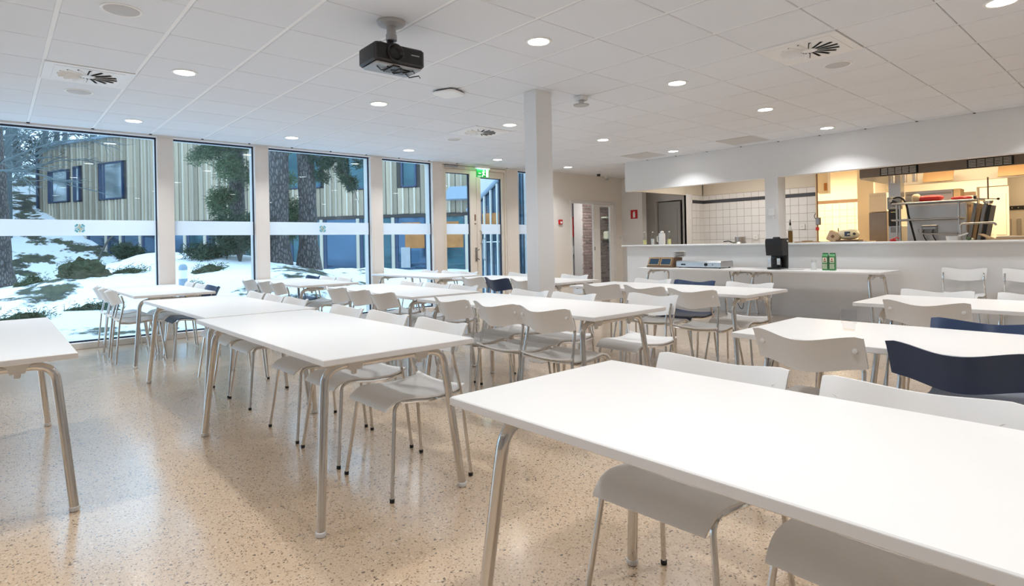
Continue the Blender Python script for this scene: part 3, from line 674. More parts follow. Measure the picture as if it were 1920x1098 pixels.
CH = [  # table, side, [(y, colour)], centre x
 ('A', 'R', [(0.985, 'w'), (0.455, 'w')], 1.535),
 ('B', 'R', [(2.565, 'w'), (3.12, 'w'), (3.66, 'w')], 1.572),
 ('C', 'R', [(4.62, 'w'), (5.095, 'w'), (5.57, 'w')], 1.575),
 ('D', 'L', [(7.28, 'w'), (7.78, 'w'), (8.24, 'w')], 1.10),
 ('D', 'R', [(7.05, 'n'), (7.52, 'w'), (8.05, 'w')], 1.60),
 ('I', 'L', [(1.025, 'w'), (0.505, 'n')], 2.745),
 ('I', 'R', [(0.555, 'n')], 3.205),
 ('E', 'L', [(2.605, 'w'), (3.065, 'w'), (3.565, 'w')], 2.735),
 ('E', 'R', [(2.60, 'w'), (3.14, 'w'), (3.65, 'w')], 3.24),
 ('F', 'L', [(4.64, 'w'), (5.10, 'w'), (5.56, 'w')], 2.735),
 ('F', 'R', [(4.67, 'w'), (5.13, 'w'), (5.64, 'w')], 3.30),
 ('G', 'L', [(7.04, 'w'), (7.50, 'w'), (8.10, 'w')], 2.69),
 ('G', 'R', [(7.215, 'w'), (7.69, 'w'), (8.22, 'n')], 3.25),
 ('J', 'L', [(1.00, 'w')], 4.405),
 ('J', 'R', [(1.15, 'w'), (0.58, 'w')], 4.95),
 ('H', 'L', [(2.61, 'w'), (3.13, 'w'), (3.66, 'w')], 4.47),
 ('H', 'R', [(2.60, 'w'), (3.17, 'n'), (3.66, 'w')], 5.045),
 ('M', 'L', [(4.85, 'w'), (5.32, 'n'), (5.79, 'w')], 4.64),
 ('M', 'R', [(4.98, 'w'), (5.99, 'w')], 5.26),
 ('K', 'R', [(7.02, 'w'), (7.495, 'w'), (8.05, 'w')], 5.10),
]
XTRA = {('E', 'R', 0): .27, ('H', 'L', 0): -.03, ('H', 'L', 1): .05, ('H', 'L', 2): .11}
for tk, side, lst, cx in CH:
    for n, (y, colr) in enumerate(lst):
        kind = 'white' if colr == 'w' else 'navy'
        sidew = 'left' if side == 'L' else 'right'
        if len(lst) == 1: nm = 'visible'
        elif len(lst) == 2: nm = ['nearer', 'further'][n] if lst[0][0] < lst[1][0] else ['further', 'nearer'][n]
        else: nm = NTH[n]
        if kind == 'navy': lab = 'dark navy chair on the %s side of %s' % (sidew, TDESC[tk])
        else: lab = '%s white chair on the %s side of %s' % (nm, sidew, TDESC[tk])
        x = cx + XTRA.get((tk, side, n), 0) + (.032 if side == 'L' else -.027)
        edge = TABLES[tk][0]                       # backrests stay clear of the tabletop edge
        x = min(x, edge - TW / 2 + .150) if side == 'L' else max(x, edge + TW / 2 - .150)
        depth = x * CF.x + y * CF.y
        chair(x, y, 0 if side == 'L' else pi, kind, lab, 'dining chairs at the tables', fine=depth < 5.2)
chair(8.645, 1.69, pi, 'white', 'white chair standing against the hatch wall, left of the pair', 'chairs against the hatch wall')
chair(8.645, 1.10, pi, 'white', 'white chair standing against the hatch wall, at the right picture edge', 'chairs against the hatch wall')

# ------------------------------------------------------------------ things on tables and ledge
t = thing('plastic_cup', 'clear plastic drinking cup on the white table at right', 'cup', (3.02, 1.02, TZ))
MB().lathe([(.0, .002), (.024, .002), (.027, .03), (.033, .033), (.036, .095), (.0385, .097), (.037, .098), (.0365, .0965)], 26, open_top=True).build('cup_wall', 'cup_glass', t, 40)
t = thing('paper_tray', 'pale flat box lying on the left-edge table', 'box', (-.355, 3.62, TZ))
MB().cbox(-.12, .12, -.09, .09, 0, .028, c=.004).build('tray_body', 'porcelain', t); MB().cbox(-.11, .11, -.08, .08, .028, .032, c=.001).build('lid', 'white_plastic', t)
SX = 8.42
# hot plate
t = thing('hot_plate', 'long stainless steel hot plate with black knob on serving table', 'hot plate', (SX + .1, 4.985, TZ))
MB().cbox(-.19, .19, -.395, .395, .015, .10, c=.004, r=.006).build('casing', 'steel', t); MB().cbox(-.185, .185, -.39, .39, .10, .112, c=.003).build('top_plate', 'steel', t)
Tk = Matrix.Translation((-.19, -.14, .058)) @ Matrix.Rotation(radians(-90), 4, 'Y')
MB().lathe([(.026, 0), (.024, .012), (.016, .014), (.014, .026), (.0, .027)], 16, T=Tk).build('knob', 'black_plastic', t, 40)
MB().box(-.193, -.19, .22, .30, .045, .068).build('rating_plate', 'black_plastic', t); MB().box(-.193, -.19, -.262, -.25, .05, .064).build('indicator', 'black_plastic', t)
for sx in (-.15, .15):
    for sy in (-.35, .35): MB().lathe([(.016, 0), (.014, .016)], 10, (sx, sy, 0)).build('foot', 'black_rubber', t, 40)
# dark cutlery box with slanted windows
t = thing('cutlery_box', 'brown slanted cutlery box with two compartments on serving table', 'box', (SX, 5.66, TZ))
MB().prism([(-.16, .0), (.16, .0), (.16, .165), (-.08, .165), (-.145, .03), (-.16, .03)], -.24, .24).build('case', 'wood_brown', t)
for k, yy in enumerate((-.115, .115)):
    T2 = Matrix.Translation((-.118, yy, .094)) @ Matrix.Rotation(radians(26), 4, 'Y')
    MB().box(-.006, .001, -.09, .09, -.055, .055, T=T2).build('compartment_window', 'far_glass', t)
    fr = MB()
    for a in ((-.105, -.09, -.065, .065), (.09, .105, -.065, .065), (-.09, .09, .052, .066), (-.09, .09, -.066, -.052)): fr.box(-.012, .0, a[0], a[1], a[2], a[3], T=T2)
    fr.build('window_frame', 'cardboard', t)
for k in range(5):
    z = .165 + k * .020
    t = thing('plate', 'pale plate, %s in the stack on the cutlery box' % ['lowest', 'second lowest', 'middle', 'second highest', 'topmost'][k], 'plate', (SX + .10, 5.43, TZ + z), 0, 'stacked plates')
    MB().lathe([(.0, .0), (.06, .0), (.062, .004), (.10, .017), (.10, .020), (.06, .008), (.0, .007)], 26).build('dish', 'porcelain', t, 30)
    MB().lathe([(.10, .017), (.103, .0185), (.10, .0205)], 26).build('rim', 'porcelain', t, 30)
# coffee maker
t = thing('coffee_maker', 'tall black filter coffee maker on the serving table', 'coffee maker', (SX + .08, 3.80, TZ))
MB().cbox(-.11, .11, -.115, .115, 0, .03, c=.006, r=.03, n=4).build('base', 'black_plastic', t, 35)
MB().cbox(.03, .11, -.115, .115, .03, .40, c=.006, r=.02, n=4).build('water_tank', 'black_plastic', t, 35)
MB().prism([(-.10, .20), (.04, .20), (.04, .42), (-.125, .42), (-.125, .36)], -.12, .12).build('filter_housing', 'black_plastic', t)
MB().cbox(-.13, .115, -.125, .125, .415, .445, c=.01, r=.03, n=4).build('lid', 'black_plastic', t, 35)
for k in range(4): MB().lathe(sphere_prof(.022, 6), 10, (-.06 + .03 * k, -.05 + .035 * k, .447)).build('lid_knob', 'black_plastic', t, 40)
MB().lathe([(.0, .032), (.062, .032), (.07, .06), (.068, .12), (.05, .165), (.052, .18)], 20, (-.035, 0, 0)).build('jug', 'black_plastic', t, 40)
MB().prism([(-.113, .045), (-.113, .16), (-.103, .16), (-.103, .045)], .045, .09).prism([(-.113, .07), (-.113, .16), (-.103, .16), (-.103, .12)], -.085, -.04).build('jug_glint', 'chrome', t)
MB().tube([(-.09, .0, .15), (-.15, .0, .15), (-.15, .0, .07), (-.10, .0, .06)], .009, 8).build('handle', 'black_plastic', t, 40)
t = thing('glass_jar', 'small white pepper-pot shaped jar beside the cartons', 'jar', (SX + .05, 3.29, TZ)); MB().lathe([(.0, 0), (.034, 0), (.034, .10), (.03, .11)], 18).build('jar_body', 'white_plastic', t, 40); MB().lathe([(.032, .108), (.034, .112), (.032, .14), (.0, .142)], 18).build('lid', 'porcelain', t, 40)
for k, (yy, w) in enumerate(((3.135, 'left'), (3.045, 'right'))):
    t = thing('milk_carton', 'green milk carton on the serving table, %s of the two' % w, 'carton', (SX + .05, yy, TZ), radians(4), 'green milk cartons')
    MB().cbox(-.035, .035, -.035, .035, 0, .19, c=.002, r=.003).build('carton_body', 'carton_green', t)
    MB().prism([(-.035, .19), (.035, .19), (.0, .222)], -.035, .035).box(-.004, .004, -.035, .035, .218, .235).build('gable_top', 'carton_green', t)
    MB().box(-.0365, -.035, -.027, .027, .105, .175).build('picture_panel', 'carton_cream', t)
    MB().prism([(-.0372, .115), (-.0372, .13), (-.0365, .13), (-.0365, .115)], -.018, .018).build('print', 'wood_brown', t)
    MB().prism([(-.0372, .14), (-.0372, .16), (-.0365, .16), (-.0365, .14)], -.008, .008).build('print', 'red_paint', t)
    for q in range(4): MB().box(-.0368, -.035, -.025 + q * .0145, -.018 + q * .0145, .02, .09).build('stripe', 'carton_cream', t)
t = thing('napkin_pile', 'thin pile of pale papers beside the coffee maker', 'papers', (SX, 3.54, TZ), radians(6))
for k in range(3): MB().box(-.08, .08, -.13 + .01 * k, .13 + .012 * k, k * .004, k * .004 + .003).build('sheet', 'porcelain', t)
t = thing('power_cord', 'black power cord hanging under the serving table', 'cord')
MB().tube([(8.42, 4.50, .68), (8.40, 4.48, .60)] + bez((8.39, 4.45, .50), (8.36, 4.33, .05), (8.62, 4.40, .10), 8) + [(8.90, 4.5, .28)], .005, 6).build('cable', 'black_rubber', t, 40); MB().cbox(8.895, 8.94, 4.46, 4.54, .25, .33, c=.004).build('plug', 'white_plastic', t)
# bottles, jug and napkins on the left end of the ledge
def bottle(x, y, label, fill, fh=.09, s=1.0):
    t = thing('glass_bottle', label, 'bottle', (x, y, 1.09), 0, 'bottles on the hatch ledge')
    MB().lathe([(.0, .0), (.032 * s, .0), (.034 * s, .01), (.034 * s, .11 * s), (.028 * s, .14 * s), (.013 * s, .175 * s), (.012 * s, .215 * s), (.015 * s, .22 * s), (.0, .222 * s)], 18).build('glass', 'bottle_glass', t, 40)
    MB().lathe([(.0, .004), (.029 * s, .004), (.030 * s, fh), (.0, fh)], 16).build('contents', fill, t, 40)
    MB().lathe([(.0, .225 * s), (.014 * s, .225 * s), (.014 * s, .24 * s), (.0, .243 * s)], 10).build('cap', 'white_plastic', t, 40)
bottle(9.15, 6.57, 'small bottle with yellow dressing at the far left of the ledge', 'liquid_yellow', .09)
bottle(9.16, 6.40, 'small pale bottle second from left on the ledge', 'porcelain', .11)
bottle(9.12, 6.02, 'small bottle with yellow label right of the white jug', 'liquid_yellow', .10)
t = thing('white_jug', 'white ceramic jug with napkins on the hatch ledge', 'jug', (9.16, 6.20, 1.09)); MB().lathe([(.0, 0), (.055, 0), (.06, .01), (.06, .18), (.055, .205), (.05, .2), (.05, .02), (.0, .018)], 24).build('jug_body', 'porcelain', t, 40)
MB().tube([(.0, .055, .16), (.0, .10, .15), (.0, .10, .06), (.0, .055, .05)], .008, 8).build('handle', 'porcelain', t, 40)
for k in range(4): MB().lathe(sphere_prof(.026, 6, .9), 8, (random.uniform(-.02, .02), random.uniform(-.02, .02), .215 + .012 * (k % 2))).build('napkin', 'white_plastic', t, 60)
t = thing('oil_bottle', 'tall oil bottle with dark spout on ledge right of the pillar', 'bottle', (9.25, 3.93, 1.09)); MB().lathe([(.0, 0), (.034, 0), (.036, .01), (.036, .19), (.014, .24), (.012, .28)], 18).build('glass', 'bottle_glass', t, 40); MB().lathe([(.0, .004), (.031, .004), (.031, .185), (.0, .19)], 16).build('oil', 'liquid_brown', t, 40); MB().lathe([(.014, .27), (.014, .31), (.006, .315), (.004, .36), (.0, .36)], 12).build('spout', 'black_plastic', t, 40)
t = thing('pie_board', 'flat wooden board with bread on ledge right of oil bottle', 'board', (9.25, 3.68, 1.09)); MB().cbox(-.10, .10, -.16, .16, 0, .016, c=.004, r=.03).build('board', 'cardboard', t); MB().lathe([(.07, .016), (.08, .028), (.0, .034)], 18).build('bread', 'paper_bag', t, 40)
t = thing('frying_pan', 'steel pans lying on the counter behind the left hatch', 'pan', (11.25, 5.80, 1.06)); MB().lathe([(.0, 0), (.11, 0), (.14, .05), (.142, .05), (.112, -.004), (.0, -.004)], 24).build('bowl', 'steel', t, 40); MB().tube([(0, .13, .04), (0, .22, .07), (0, .33, .06)], .010, 8).build('handle', 'black_plastic', t, 40)
MB().lathe([(.0, .0), (.10, .0), (.105, .10), (.0, .105)], 20, (.02, -.02, .05), T=None).build('pot', 'steel', t, 40)
tag(sbox('steel_counter', 'steel', 11.0, 11.60, 4.5, 6.75, 0.86, 1.055), 'steel kitchen counter behind the left hatch', 'counter', kind='thing')

# ------------------------------------------------------------------ wall-mounted things
t = thing('fire_alarm_button', 'small red fire alarm button on the cream wall', 'alarm', (8.88, YD, 1.595)); MB().cbox(-.05, .05, -.035, 0, -.05, .05, c=.004).build('case', 'red_paint', t); MB().box(-.025, .03, -.037, -.034, -.03, .01).build('label_plate', 'sign_white', t)
t = thing('extinguisher_sign', 'red square sign with white fire extinguisher symbol', 'sign', (10.97, 8.155, 1.78))
MB().box(-.006, 0, -.095, .095, -.10, .10).build('panel', 'red_paint', t)
T3 = Matrix.Translation((-.007, .0, 0)) @ Matrix.Rotation(radians(90), 4, 'Z')
MB().prism([(-.03, -.075), (.03, -.075), (.03, .03), (.018, .05), (.008, .052), (.008, .07), (-.008, .07), (-.008, .052), (-.018, .05), (-.03, .03)], -.0015, .0015, T=T3).box(-.008, -.0055, -.03, .01, .058, .066).build('symbol', 'sign_white', t)
for k, (x, z) in enumerate(((10.88, 1.25), (10.885, 1.06))):
    t = thing('light_switch', ['upper', 'lower'][k] + ' white switch on cream wall right of inner door', 'switch', (x, YD, z), 0, 'white wall switches'); MB().cbox(-.04, .04, -.012, 0, -.04, .04, c=.003).build('plate', 'white_plastic', t); MB().box(-.02, .02, -.016, -.011, -.025, .025).build('rocker', 'porcelain', t)
# exit sign hanging before the door
t = thing('exit_sign', 'lit green exit sign with white running figure above the door', 'sign', (6.80, 8.46, CZ - .022))
MB().cbox(-.16, .16, -.03, .03, -.05, 0, c=.005).build('housing', 'white_plastic', t)
MB().box(-.15, .15, -.032, .032, -.056, -.05).build('lamp_strip', 'exit_white', t)
MB().box(-.145, .145, -.006, .006, -.215, -.056).build('panel', 'exit_green', t)
fg = MB()
fg.box(-.125, -.045, -.0085, -.006, -.20, -.19).box(.075, .13, -.0085, -.006, -.205, -.075).box(-.105, -.045, -.0085, -.006, -.15, -.135)
fg.prism([(-.02, -.115), (.02, -.105), (.03, -.15), (.0, -.155)], -.0085, -.006).lathe([(.0, -.0012), (.014, 0), (.0, .0012)], 12, T=Matrix.Translation((.018, -.0075, -.085)) @ Matrix.Rotation(radians(90), 4, 'X'))
fg.prism([(.0, -.15), (.02, -.15), (-.005, -.20), (-.03, -.20)], -.0085, -.006).prism([(.015, -.15), (.03, -.145), (.055, -.175), (.04, -.18)], -.0085, -.006).prism([(.02, -.108), (.028, -.12), (.055, -.115), (.055, -.107)], -.0085, -.006)
fg.build('running_figure', 'exit_white', t)
ld = bpy.data.lights.new('exit_glow', 'AREA'); ld.shape = 'RECTANGLE'; ld.size = .28; ld.size_y = .05; ld.energy = 1.6; ld.color = (.8, 1, .85)
lo = bpy.data.objects.new('exit_sign_lamp', ld); COL.objects.link(lo); lo.parent = t; lo.location = (0, .0, -.058)
# corridor contents
t = thing('red_cabinet', 'red wall cabinet seen through the inner door', 'cabinet', (12.22, 11.195, 1.60)); MB().cbox(-.14, .28, -.14, 0, -.28, .28, c=.006).build('case', 'red_paint', t); MB().box(.02, .16, -.145, -.138, .02, .22).build('label_plate', 'black_plastic', t)
t = thing('soap_dispenser', 'pale wall dispenser below the red cabinet', 'dispenser', (12.25, 11.195, .95)); MB().cbox(-.14, .14, -.1, 0, -.12, .12, c=.02, r=.03).build('case', 'porcelain', t); MB().box(-.05, .05, -.11, -.1, -.14, -.1).build('spout', 'grey_plastic', t)
t = thing('notice_board', 'dark brown panel on the brick pier behind inner door', 'board', (12.02, 10.185, 1.15)); MB().cbox(-.16, .10, -.03, 0, -.62, .50, c=.004).build('panel', 'wood_brown', t); MB().box(-.16, .10, -.034, -.028, .47, .50).build('edge_strip', 'wood_brown', t)
t = thing('towel_dispenser', 'cream towel dispenser on a shelf behind the inner door', 'dispenser', (12.50, 10.18, 1.35)); MB().cbox(-.22, .2, -.16, 0, -.12, .10, c=.03, r=.05).build('case', 'carton_cream', t); MB().box(-.26, .24, -.18, 0, -.17, -.14).build('shelf', 'steel', t); MB().box(-.26, .24, -.18, 0, .45, .49).build('shelf', 'carton_cream', t)
ld = bpy.data.lights.new('corridor_lamp', 'AREA'); ld.size = .5; ld.energy = 34; ld.color = LAMP_COL
t = thing('corridor_ceiling_lamp', 'square lamp on the corridor ceiling behind inner door', 'ceiling light', (10.6, 9.6, CZ)); MB().cbox(-.3, .3, -.3, .3, -.04, 0, c=.004).build('case', 'white_plastic', t); MB().box(-.27, .27, -.27, .27, -.045, -.04).build('diffuser', 'lamp_disc', t)
lo = bpy.data.objects.new('corridor_light', ld); COL.objects.link(lo); lo.parent = t; lo.location = (0, 0, -.06)

# ------------------------------------------------------------------ kitchen beyond the right hatch
def lampbox(name, label, x, y, z, w, l, e, col, m='lamp_warm'):
    t = thing(name, label, 'ceiling light', (x, y, z)); MB().cbox(-w / 2, w / 2, -l / 2, l / 2, -.05, 0, c=.004).build('case', 'white_plastic', t); MB().box(-w / 2 + .02, w / 2 - .02, -l / 2 + .02, l / 2 - .02, -.056, -.05).build('diffuser', m, t)
    d = bpy.data.lights.new(name + '_light', 'AREA'); d.shape = 'RECTANGLE'; d.size = w; d.size_y = l; d.energy = e; d.color = col
    o = bpy.data.objects.new(name + '_lamp', d); COL.objects.link(o); o.parent = t; o.location = (0, 0, -.07)
WARM = (1.0, .80, .54)
lampbox('kitchen_lamp', 'warm kitchen ceiling lamp near the cream tiled wall', 13.3, 5.2, CZ + .03, .3, 1.2, 85, WARM)
lampbox('kitchen_lamp', 'warm kitchen ceiling lamp above the white panel door', 13.3, 2.4, CZ + .03, .3, 1.2, 85, WARM)
lampbox('kitchen_lamp', 'warm fill lamp added to brighten the far right back room', 15.3, 1.6, CZ + .03, .3, .8, 7, WARM)  # added lamp, lifts the otherwise dark gap towards the far wall
lampbox('kitchen_lamp', 'neutral kitchen ceiling lamp behind the left hatch', 10.3, 5.4, CZ + .03, .3, 1.2, 12, (1, .9, .78), 'lamp_disc')
# extractor hood
t = thing('extractor_hood', 'long stainless extractor hood hanging over the kitchen stoves', 'extractor hood', (10.2, 3.25, 2.08))
MB().cbox(0, .03, -4.2, 0, 0, .50, c=.003).build('front_panel', 'hood_steel', t); MB().box(.03, 1.4, -.03, 0, -.02, .50).build('side_panel', 'steel', t); MB().cbox(1.36, 1.42, -4.2, 0, -.06, .50, c=.003).build('rear_panel', 'kitchen_paint', t); MB().box(0, 1.42, -4.2, 0, .47, .50).build('hood_top', 'kitchen_paint', t)
for k, (y0, y1) in enumerate(((-.78, -.29), (-1.86, -1.36))):
    g = MB().box(-.02, 0, y0, y1, .01, .125).build('lamp_backing', 'slot_black', t)
    for q in range(5): MB().cbox(-.034, -.018, y0 + .01, y1 - .01, .018 + q * .021, .030 + q * .021, c=.002).build('louvre', 'louvre_steel', t)
    for q in range(6): MB().box(-.037, -.018, y0 + .01 + q * (y1 - y0 - .03) / 5, y0 + .018 + q * (y1 - y0 - .03) / 5, .012, .123).build('louvre_bar', 'slot_black', t)
for y0, y1 in ((-1.0, -.60), (-1.85, -1.54)):
    T4 = Matrix.Translation((.98, 0, -.02)) @ Matrix.Rotation(radians(28), 4, 'Y')
    pf = MB().box(0, .012, y0, y1, -.05, .20, T=T4).build('filter_plate', 'filter_bronze', t)
    for q in range(12): MB().box(-.003, 0, y0 + .02 + q * (y1 - y0 - .04) / 11, y0 + .028 + q * (y1 - y0 - .04) / 11, .165, .18, T=T4).build('perforation', 'slot_black', pf)
for q in range(3): MB().lathe([(.035, -.06), (.035, .2)], 14, (.75, -.25 - .16 * q if q < 2 else -.55, 0)).build('hood_pipe', 'steel', t, 40)
d = bpy.data.lights.new('hood_light', 'AREA'); d.shape = 'RECTANGLE'; d.size = .25; d.size_y = 2.0; d.energy = 26; d.color = WARM
o = bpy.data.objects.new('hood_lamp', d); COL.objects.link(o); o.parent = t; o.location = (.45, -1.3, .40)
MB().box(.32, .58, -2.3, -.3, .42, .47).build('hood_lamp_tube', 'lamp_warm', t)
# tall stainless cabinet
t = thing('steel_fridge', 'tall stainless fridge in the warm-lit kitchen', 'fridge', (12.55, 3.70, 0)); MB().cbox(0, .6, -.15, .15, .1, 1.62, c=.006).build('lower_door', 'hood_steel', t); MB().cbox(0, .6, -.15, .15, 1.63, 1.99, c=.006).build('upper_door', 'kitchen_paint', t); MB().box(.01, .59, -.14, .14, 0, .1).build('plinth', 'steel_dark', t)  # door colours carry painted reflections: beige above, brown below, on stainless
for q in range(7): MB().box(-.004, 0, -.13 + q * .04, -.112 + q * .04, 1.92, 1.95).build('vent_slot', 'kitchen_beige', t)
# oven column
t = thing('oven_column', 'narrow oven control column with black panels and dial', 'oven', (11.0, 3.0, 0)); MB().cbox(0, .5, -.09, .09, .0, 1.33, c=.005).build('body', 'steel', t); MB().cbox(-.012, .02, -.085, .085, 1.33, 1.70, c=.004).build('control_panel', 'black_plastic', t); MB().cbox(-.02, .1, -.09, .10, 1.60, 1.80, c=.008).build('dial_box', 'steel_dark', t); MB().box(0, .2, -.09, .08, 1.80, 2.2).build('flue', 'steel', t)
MB().lathe([(.045, 0), (.04, .03), (.0, .032)], 18, T=Matrix.Translation((-.02, .0, 1.70)) @ Matrix.Rotation(radians(-90), 4, 'Y')).build('dial', 'black_plastic', t, 40)
for z in (1.62, 1.55, 1.42, 1.79): MB().box(-.022, -.012, -.05, .05, z, z + .008).build('marking', 'liquid_yellow', t)
MB().box(-.006, 0, -.06, .06, 1.22, 1.31).build('handle_recess', 'steel_dark', t)
# dish machine / oven back with shelf rack
t = thing('steel_oven', 'large stainless oven seen from behind in the hatch', 'oven', (10.8, 2.4, 0)); MB().cbox(0, .6, -.38, .38, .0, 1.66, c=.01).build('housing', 'steel', t); MB().cbox(-.03, .0, -.02, .18, 1.20, 1.32, c=.004).build('valve_plate', 'steel_dark', t)
for y in (.15, .03): MB().tube(bez((-.03, y, 1.25), (-.10, y + .02, 1.18), (-.05, y - .06, 1.05), 6), .008, 8).build('hose', 'black_rubber', t, 40)
MB().box(-.04, -.03, .0, .16, 1.265, 1.285).build('valve_handle', 'steel', t)
t = thing('shelf_rack', 'steel two-tier shelf rack standing in front of the oven', 'shelf', (10.5, 2.4, 0))
for z in (1.64, 1.39): MB().cbox(-.15, .2, -.55 if z > 1.5 else -.38, .47, z, z + .028, c=.008, r=.02).build('shelf', 'steel', t)
for y in (-.37, .36, .40): MB().tube([(-.12, y, .8), (-.12, y, 1.64)], .014, 10).build('upright', 'steel', t, 40)
MB().tube([(-.16, .12, 1.26), (-.16, .12, 1.20), (-.16, .0, 1.185), (-.16, -.36, 1.185)], .012, 8).build('pipe', 'steel', t, 40)
t = thing('perforated_box', 'perforated steel box on top of the oven', 'box', (11.35, 2.48, 1.72)); MB().cbox(0, .3, -.19, .46, 0, .17, c=.004).build('body', 'steel', t); MB().box(-.002, 0, -.17, .44, .10, .13).build('perforated_strip', 'steel_dark', t)
t = thing('cardboard_box', 'cardboard box beside the perforated box above the oven', 'box', (11.35, 2.24, 1.72)); MB().cbox(0, .25, -.045, .045, 0, .17, c=.003).build('carton', 'cardboard', t); MB().box(-.001, .25, -.01, .01, .168, .172).build('tape', 'paper_bag', t)
tag(sbox('steel_counter', 'steel', 11.2, 11.7, 1.95, 2.95, 1.69, 1.72), 'steel shelf board above the oven', 'counter', kind='thing')
def pillow(n, l, w, h, m, loc, rz, parent):
    b = MB(); vs = []; fs = []; nu, nv = 14, 10
    for i in range(nu + 1):
        x = -l / 2 + l * i / nu; e = max(.12, (1 - abs(2 * i / nu - 1) ** 4) ** .5)
        for k in range(nv):
            a = 2 * pi * k / nv; wob = 1 + .12 * noise.noise(Vector((x * 14, cos(a) * 2, sin(a) * 2)))
            vs.append((w / 2 * e * cos(a) * wob, x, h / 2 + h / 2 * e * sin(a) * wob))
    for i in range(nu):
        for k in range(nv): fs.append((i * nv + k, i * nv + (k + 1) % nv, (i + 1) * nv + (k + 1) % nv, (i + 1) * nv + k))
    fs += [tuple(range(nv)), tuple(nu * nv + k for k in range(nv - 1, -1, -1))]
    return b.add(vs, fs).build(n, m, parent, 60, loc, rz)
t = thing('bread_bag', 'red and yellow bag of bread on the upper rack shelf', 'bag', (10.56, 2.41, 1.668)); pillow('bag', .34, .14, .10, 'red_bag', (0, 0, 0), 0, t); pillow('bag_end', .12, .15, .13, 'paper_bag', (0, .18, 0), .3, t)
t = thing('red_roll', 'long red package on the right of the upper rack shelf', 'package', (10.56, 2.03, 1.668)); pillow('wrap', .26, .10, .06, 'red_bag', (0, 0, 0), 0, t); MB().lathe([(.03, 0), (.03, .03)], 12, T=Matrix.Translation((0, -.14, .03)) @ Matrix.Rotation(radians(90), 4, 'X')).build('end_cap', 'black_plastic', t, 40)
t = thing('spray_hose', 'black pre-rinse hose arching beside the rack', 'hose', (10.4, 2.8, 1.0)); MB().tube([(0, .06, .70)] + bez((0, .05, .74), (0, -.12, .82), (0, -.14, .50), 8) + [(0, -.22, .12), (0, -.24, 0)], .014, 8).build('hose', 'black_rubber', t, 40); MB().tube([(0, .10, .70), (0, .05, .74)], .02, 8).build('spray_head', 'steel', t, 40)
for k in range(4):
    t = thing('baking_tray', ['grey', 'brown', 'dark grey', 'black'][k] + ' baking tray leaning beside the rack', 'tray', (10.85, 1.98 - .055 * k, 1.02), 0, 'leaning baking trays')
    T5 = Matrix.Rotation(radians(9), 4, 'X')
    MB().box(-.2, .2, -.012, .012, 0, .60 - .01 * k, T=T5).build('sheet', ['steel', 'cardboard', 'steel_dark', 'frame_blue'][k], t); MB().box(-.205, -.19, -.02, .02, 0, .605 - .01 * k, T=T5).build('rim', ['steel_dark', 'cardboard', 'steel_dark', 'black_plastic'][k], t)
t = thing('wooden_crate', 'brown wooden side panel next to the baking trays', 'crate', (10.95, 2.02, 1.0)); MB().cbox(0, .3, -.03, .03, 0, .62, c=.004).build('panel', 'cardboard', t); MB().box(-.003, 0, -.03, .03, .58, .62).build('edge_strip', 'wood_brown', t)
t = thing('hanging_ladle', 'ladle hanging on a thin rod from the hood', 'ladle', (10.4, 1.70, 1.60)); MB().tube([(0, 0, .05), (0, 0, .36)], .009, 8).build('rod', 'wood_brown', t, 40); MB().lathe([(.0, -.03), (.045, -.01), (.06, .025), (.055, .028), (.04, -.004), (.0, -.022)], 18).build('bowl', 'chrome', t, 40); MB().tube([(0, .12, -.03), (0, .12, .07), (0, -.10, .05)], .007, 8).build('bracket_arm', 'steel_dark', t, 40); MB().lathe(sphere_prof(.018, 6), 10, (0, -.11, .05)).build('knob', 'black_plastic', t, 40)
t = thing('swivel_tap', 'long steel swivel tap behind the ledge at right', 'tap', (10.1, 1.96, .95)); MB().tube([(0, 0, 0), (0, 0, .32)] + bez((0, 0, .33), (0, 0, .36), (0, -.04, .365), 4) + [(0, -.34, .37)] + bez((0, -.34, .37), (0, -.38, .37), (0, -.385, .33), 4), .014, 10).build('spout', 'steel', t, 40); MB().lathe([(.03, 0), (.03, .04), (.02, .06)], 14).build('base', 'steel', t, 40)
tag(sbox('steel_counter', 'steel', 9.6, 10.7, -1.0, 3.0, 0.86, 0.95), 'steel stove counter behind the right hatch', 'counter', kind='thing')
t = thing('white_tub', 'white patterned tub with handle on the ledge', 'tub', (9.32, 1.90, 1.09)); MB().lathe([(.0, 0), (.06, 0), (.07, .055), (.066, .056), (.057, .006), (.0, .006)], 20).build('tub', 'porcelain', t, 40); MB().tube([(0, -.06, .05), (0, -.17, .09)], .008, 8).build('handle', 'porcelain', t, 40)
t = thing('red_tape', 'red ribbon bundle on the ledge below the oven column', 'ribbon', (9.30, 2.56, 1.09)); MB().lathe([(.03, 0), (.045, .012), (.03, .03), (.02, .015)], 14).build('loop', 'red_paint', t, 40); MB().tube([(0, .03, .02), (0, -.05, .055), (0, -.07, .03)], .008, 8).build('tail', 'red_paint', t, 40)
t = thing('pizza_box', 'open brown box with flatbread on the ledge at far right', 'box', (9.32, 1.30, 1.09)); MB().box(-.17, .17, -.22, .22, 0, .02).build('tray', 'cardboard', t); T6 = Matrix.Translation((0, .2, .02)) @ Matrix.Rotation(radians(28), 4, 'X'); MB().box(-.15, .17, 0, .12, -.004, .004, T=T6).build('lid', 'cardboard', t); MB().lathe([(.0, .02), (.15, .02), (.155, .035), (.13, .045), (.0, .05)], 24).build('flatbread', 'paper_bag', t, 40)
t = thing('green_garnish', 'small pale green heap beside the white tub', 'food', (9.34, 1.73, 1.09)); MB().lathe(sphere_prof(.03, 6, .7), 10, (0, 0, .02)).build('leaf_heap', 'needles_light', t, 60); MB().lathe(sphere_prof(.02, 6, .7), 10, (0.02, -.03, .014)).build('leaf', 'carton_cream', t, 60)
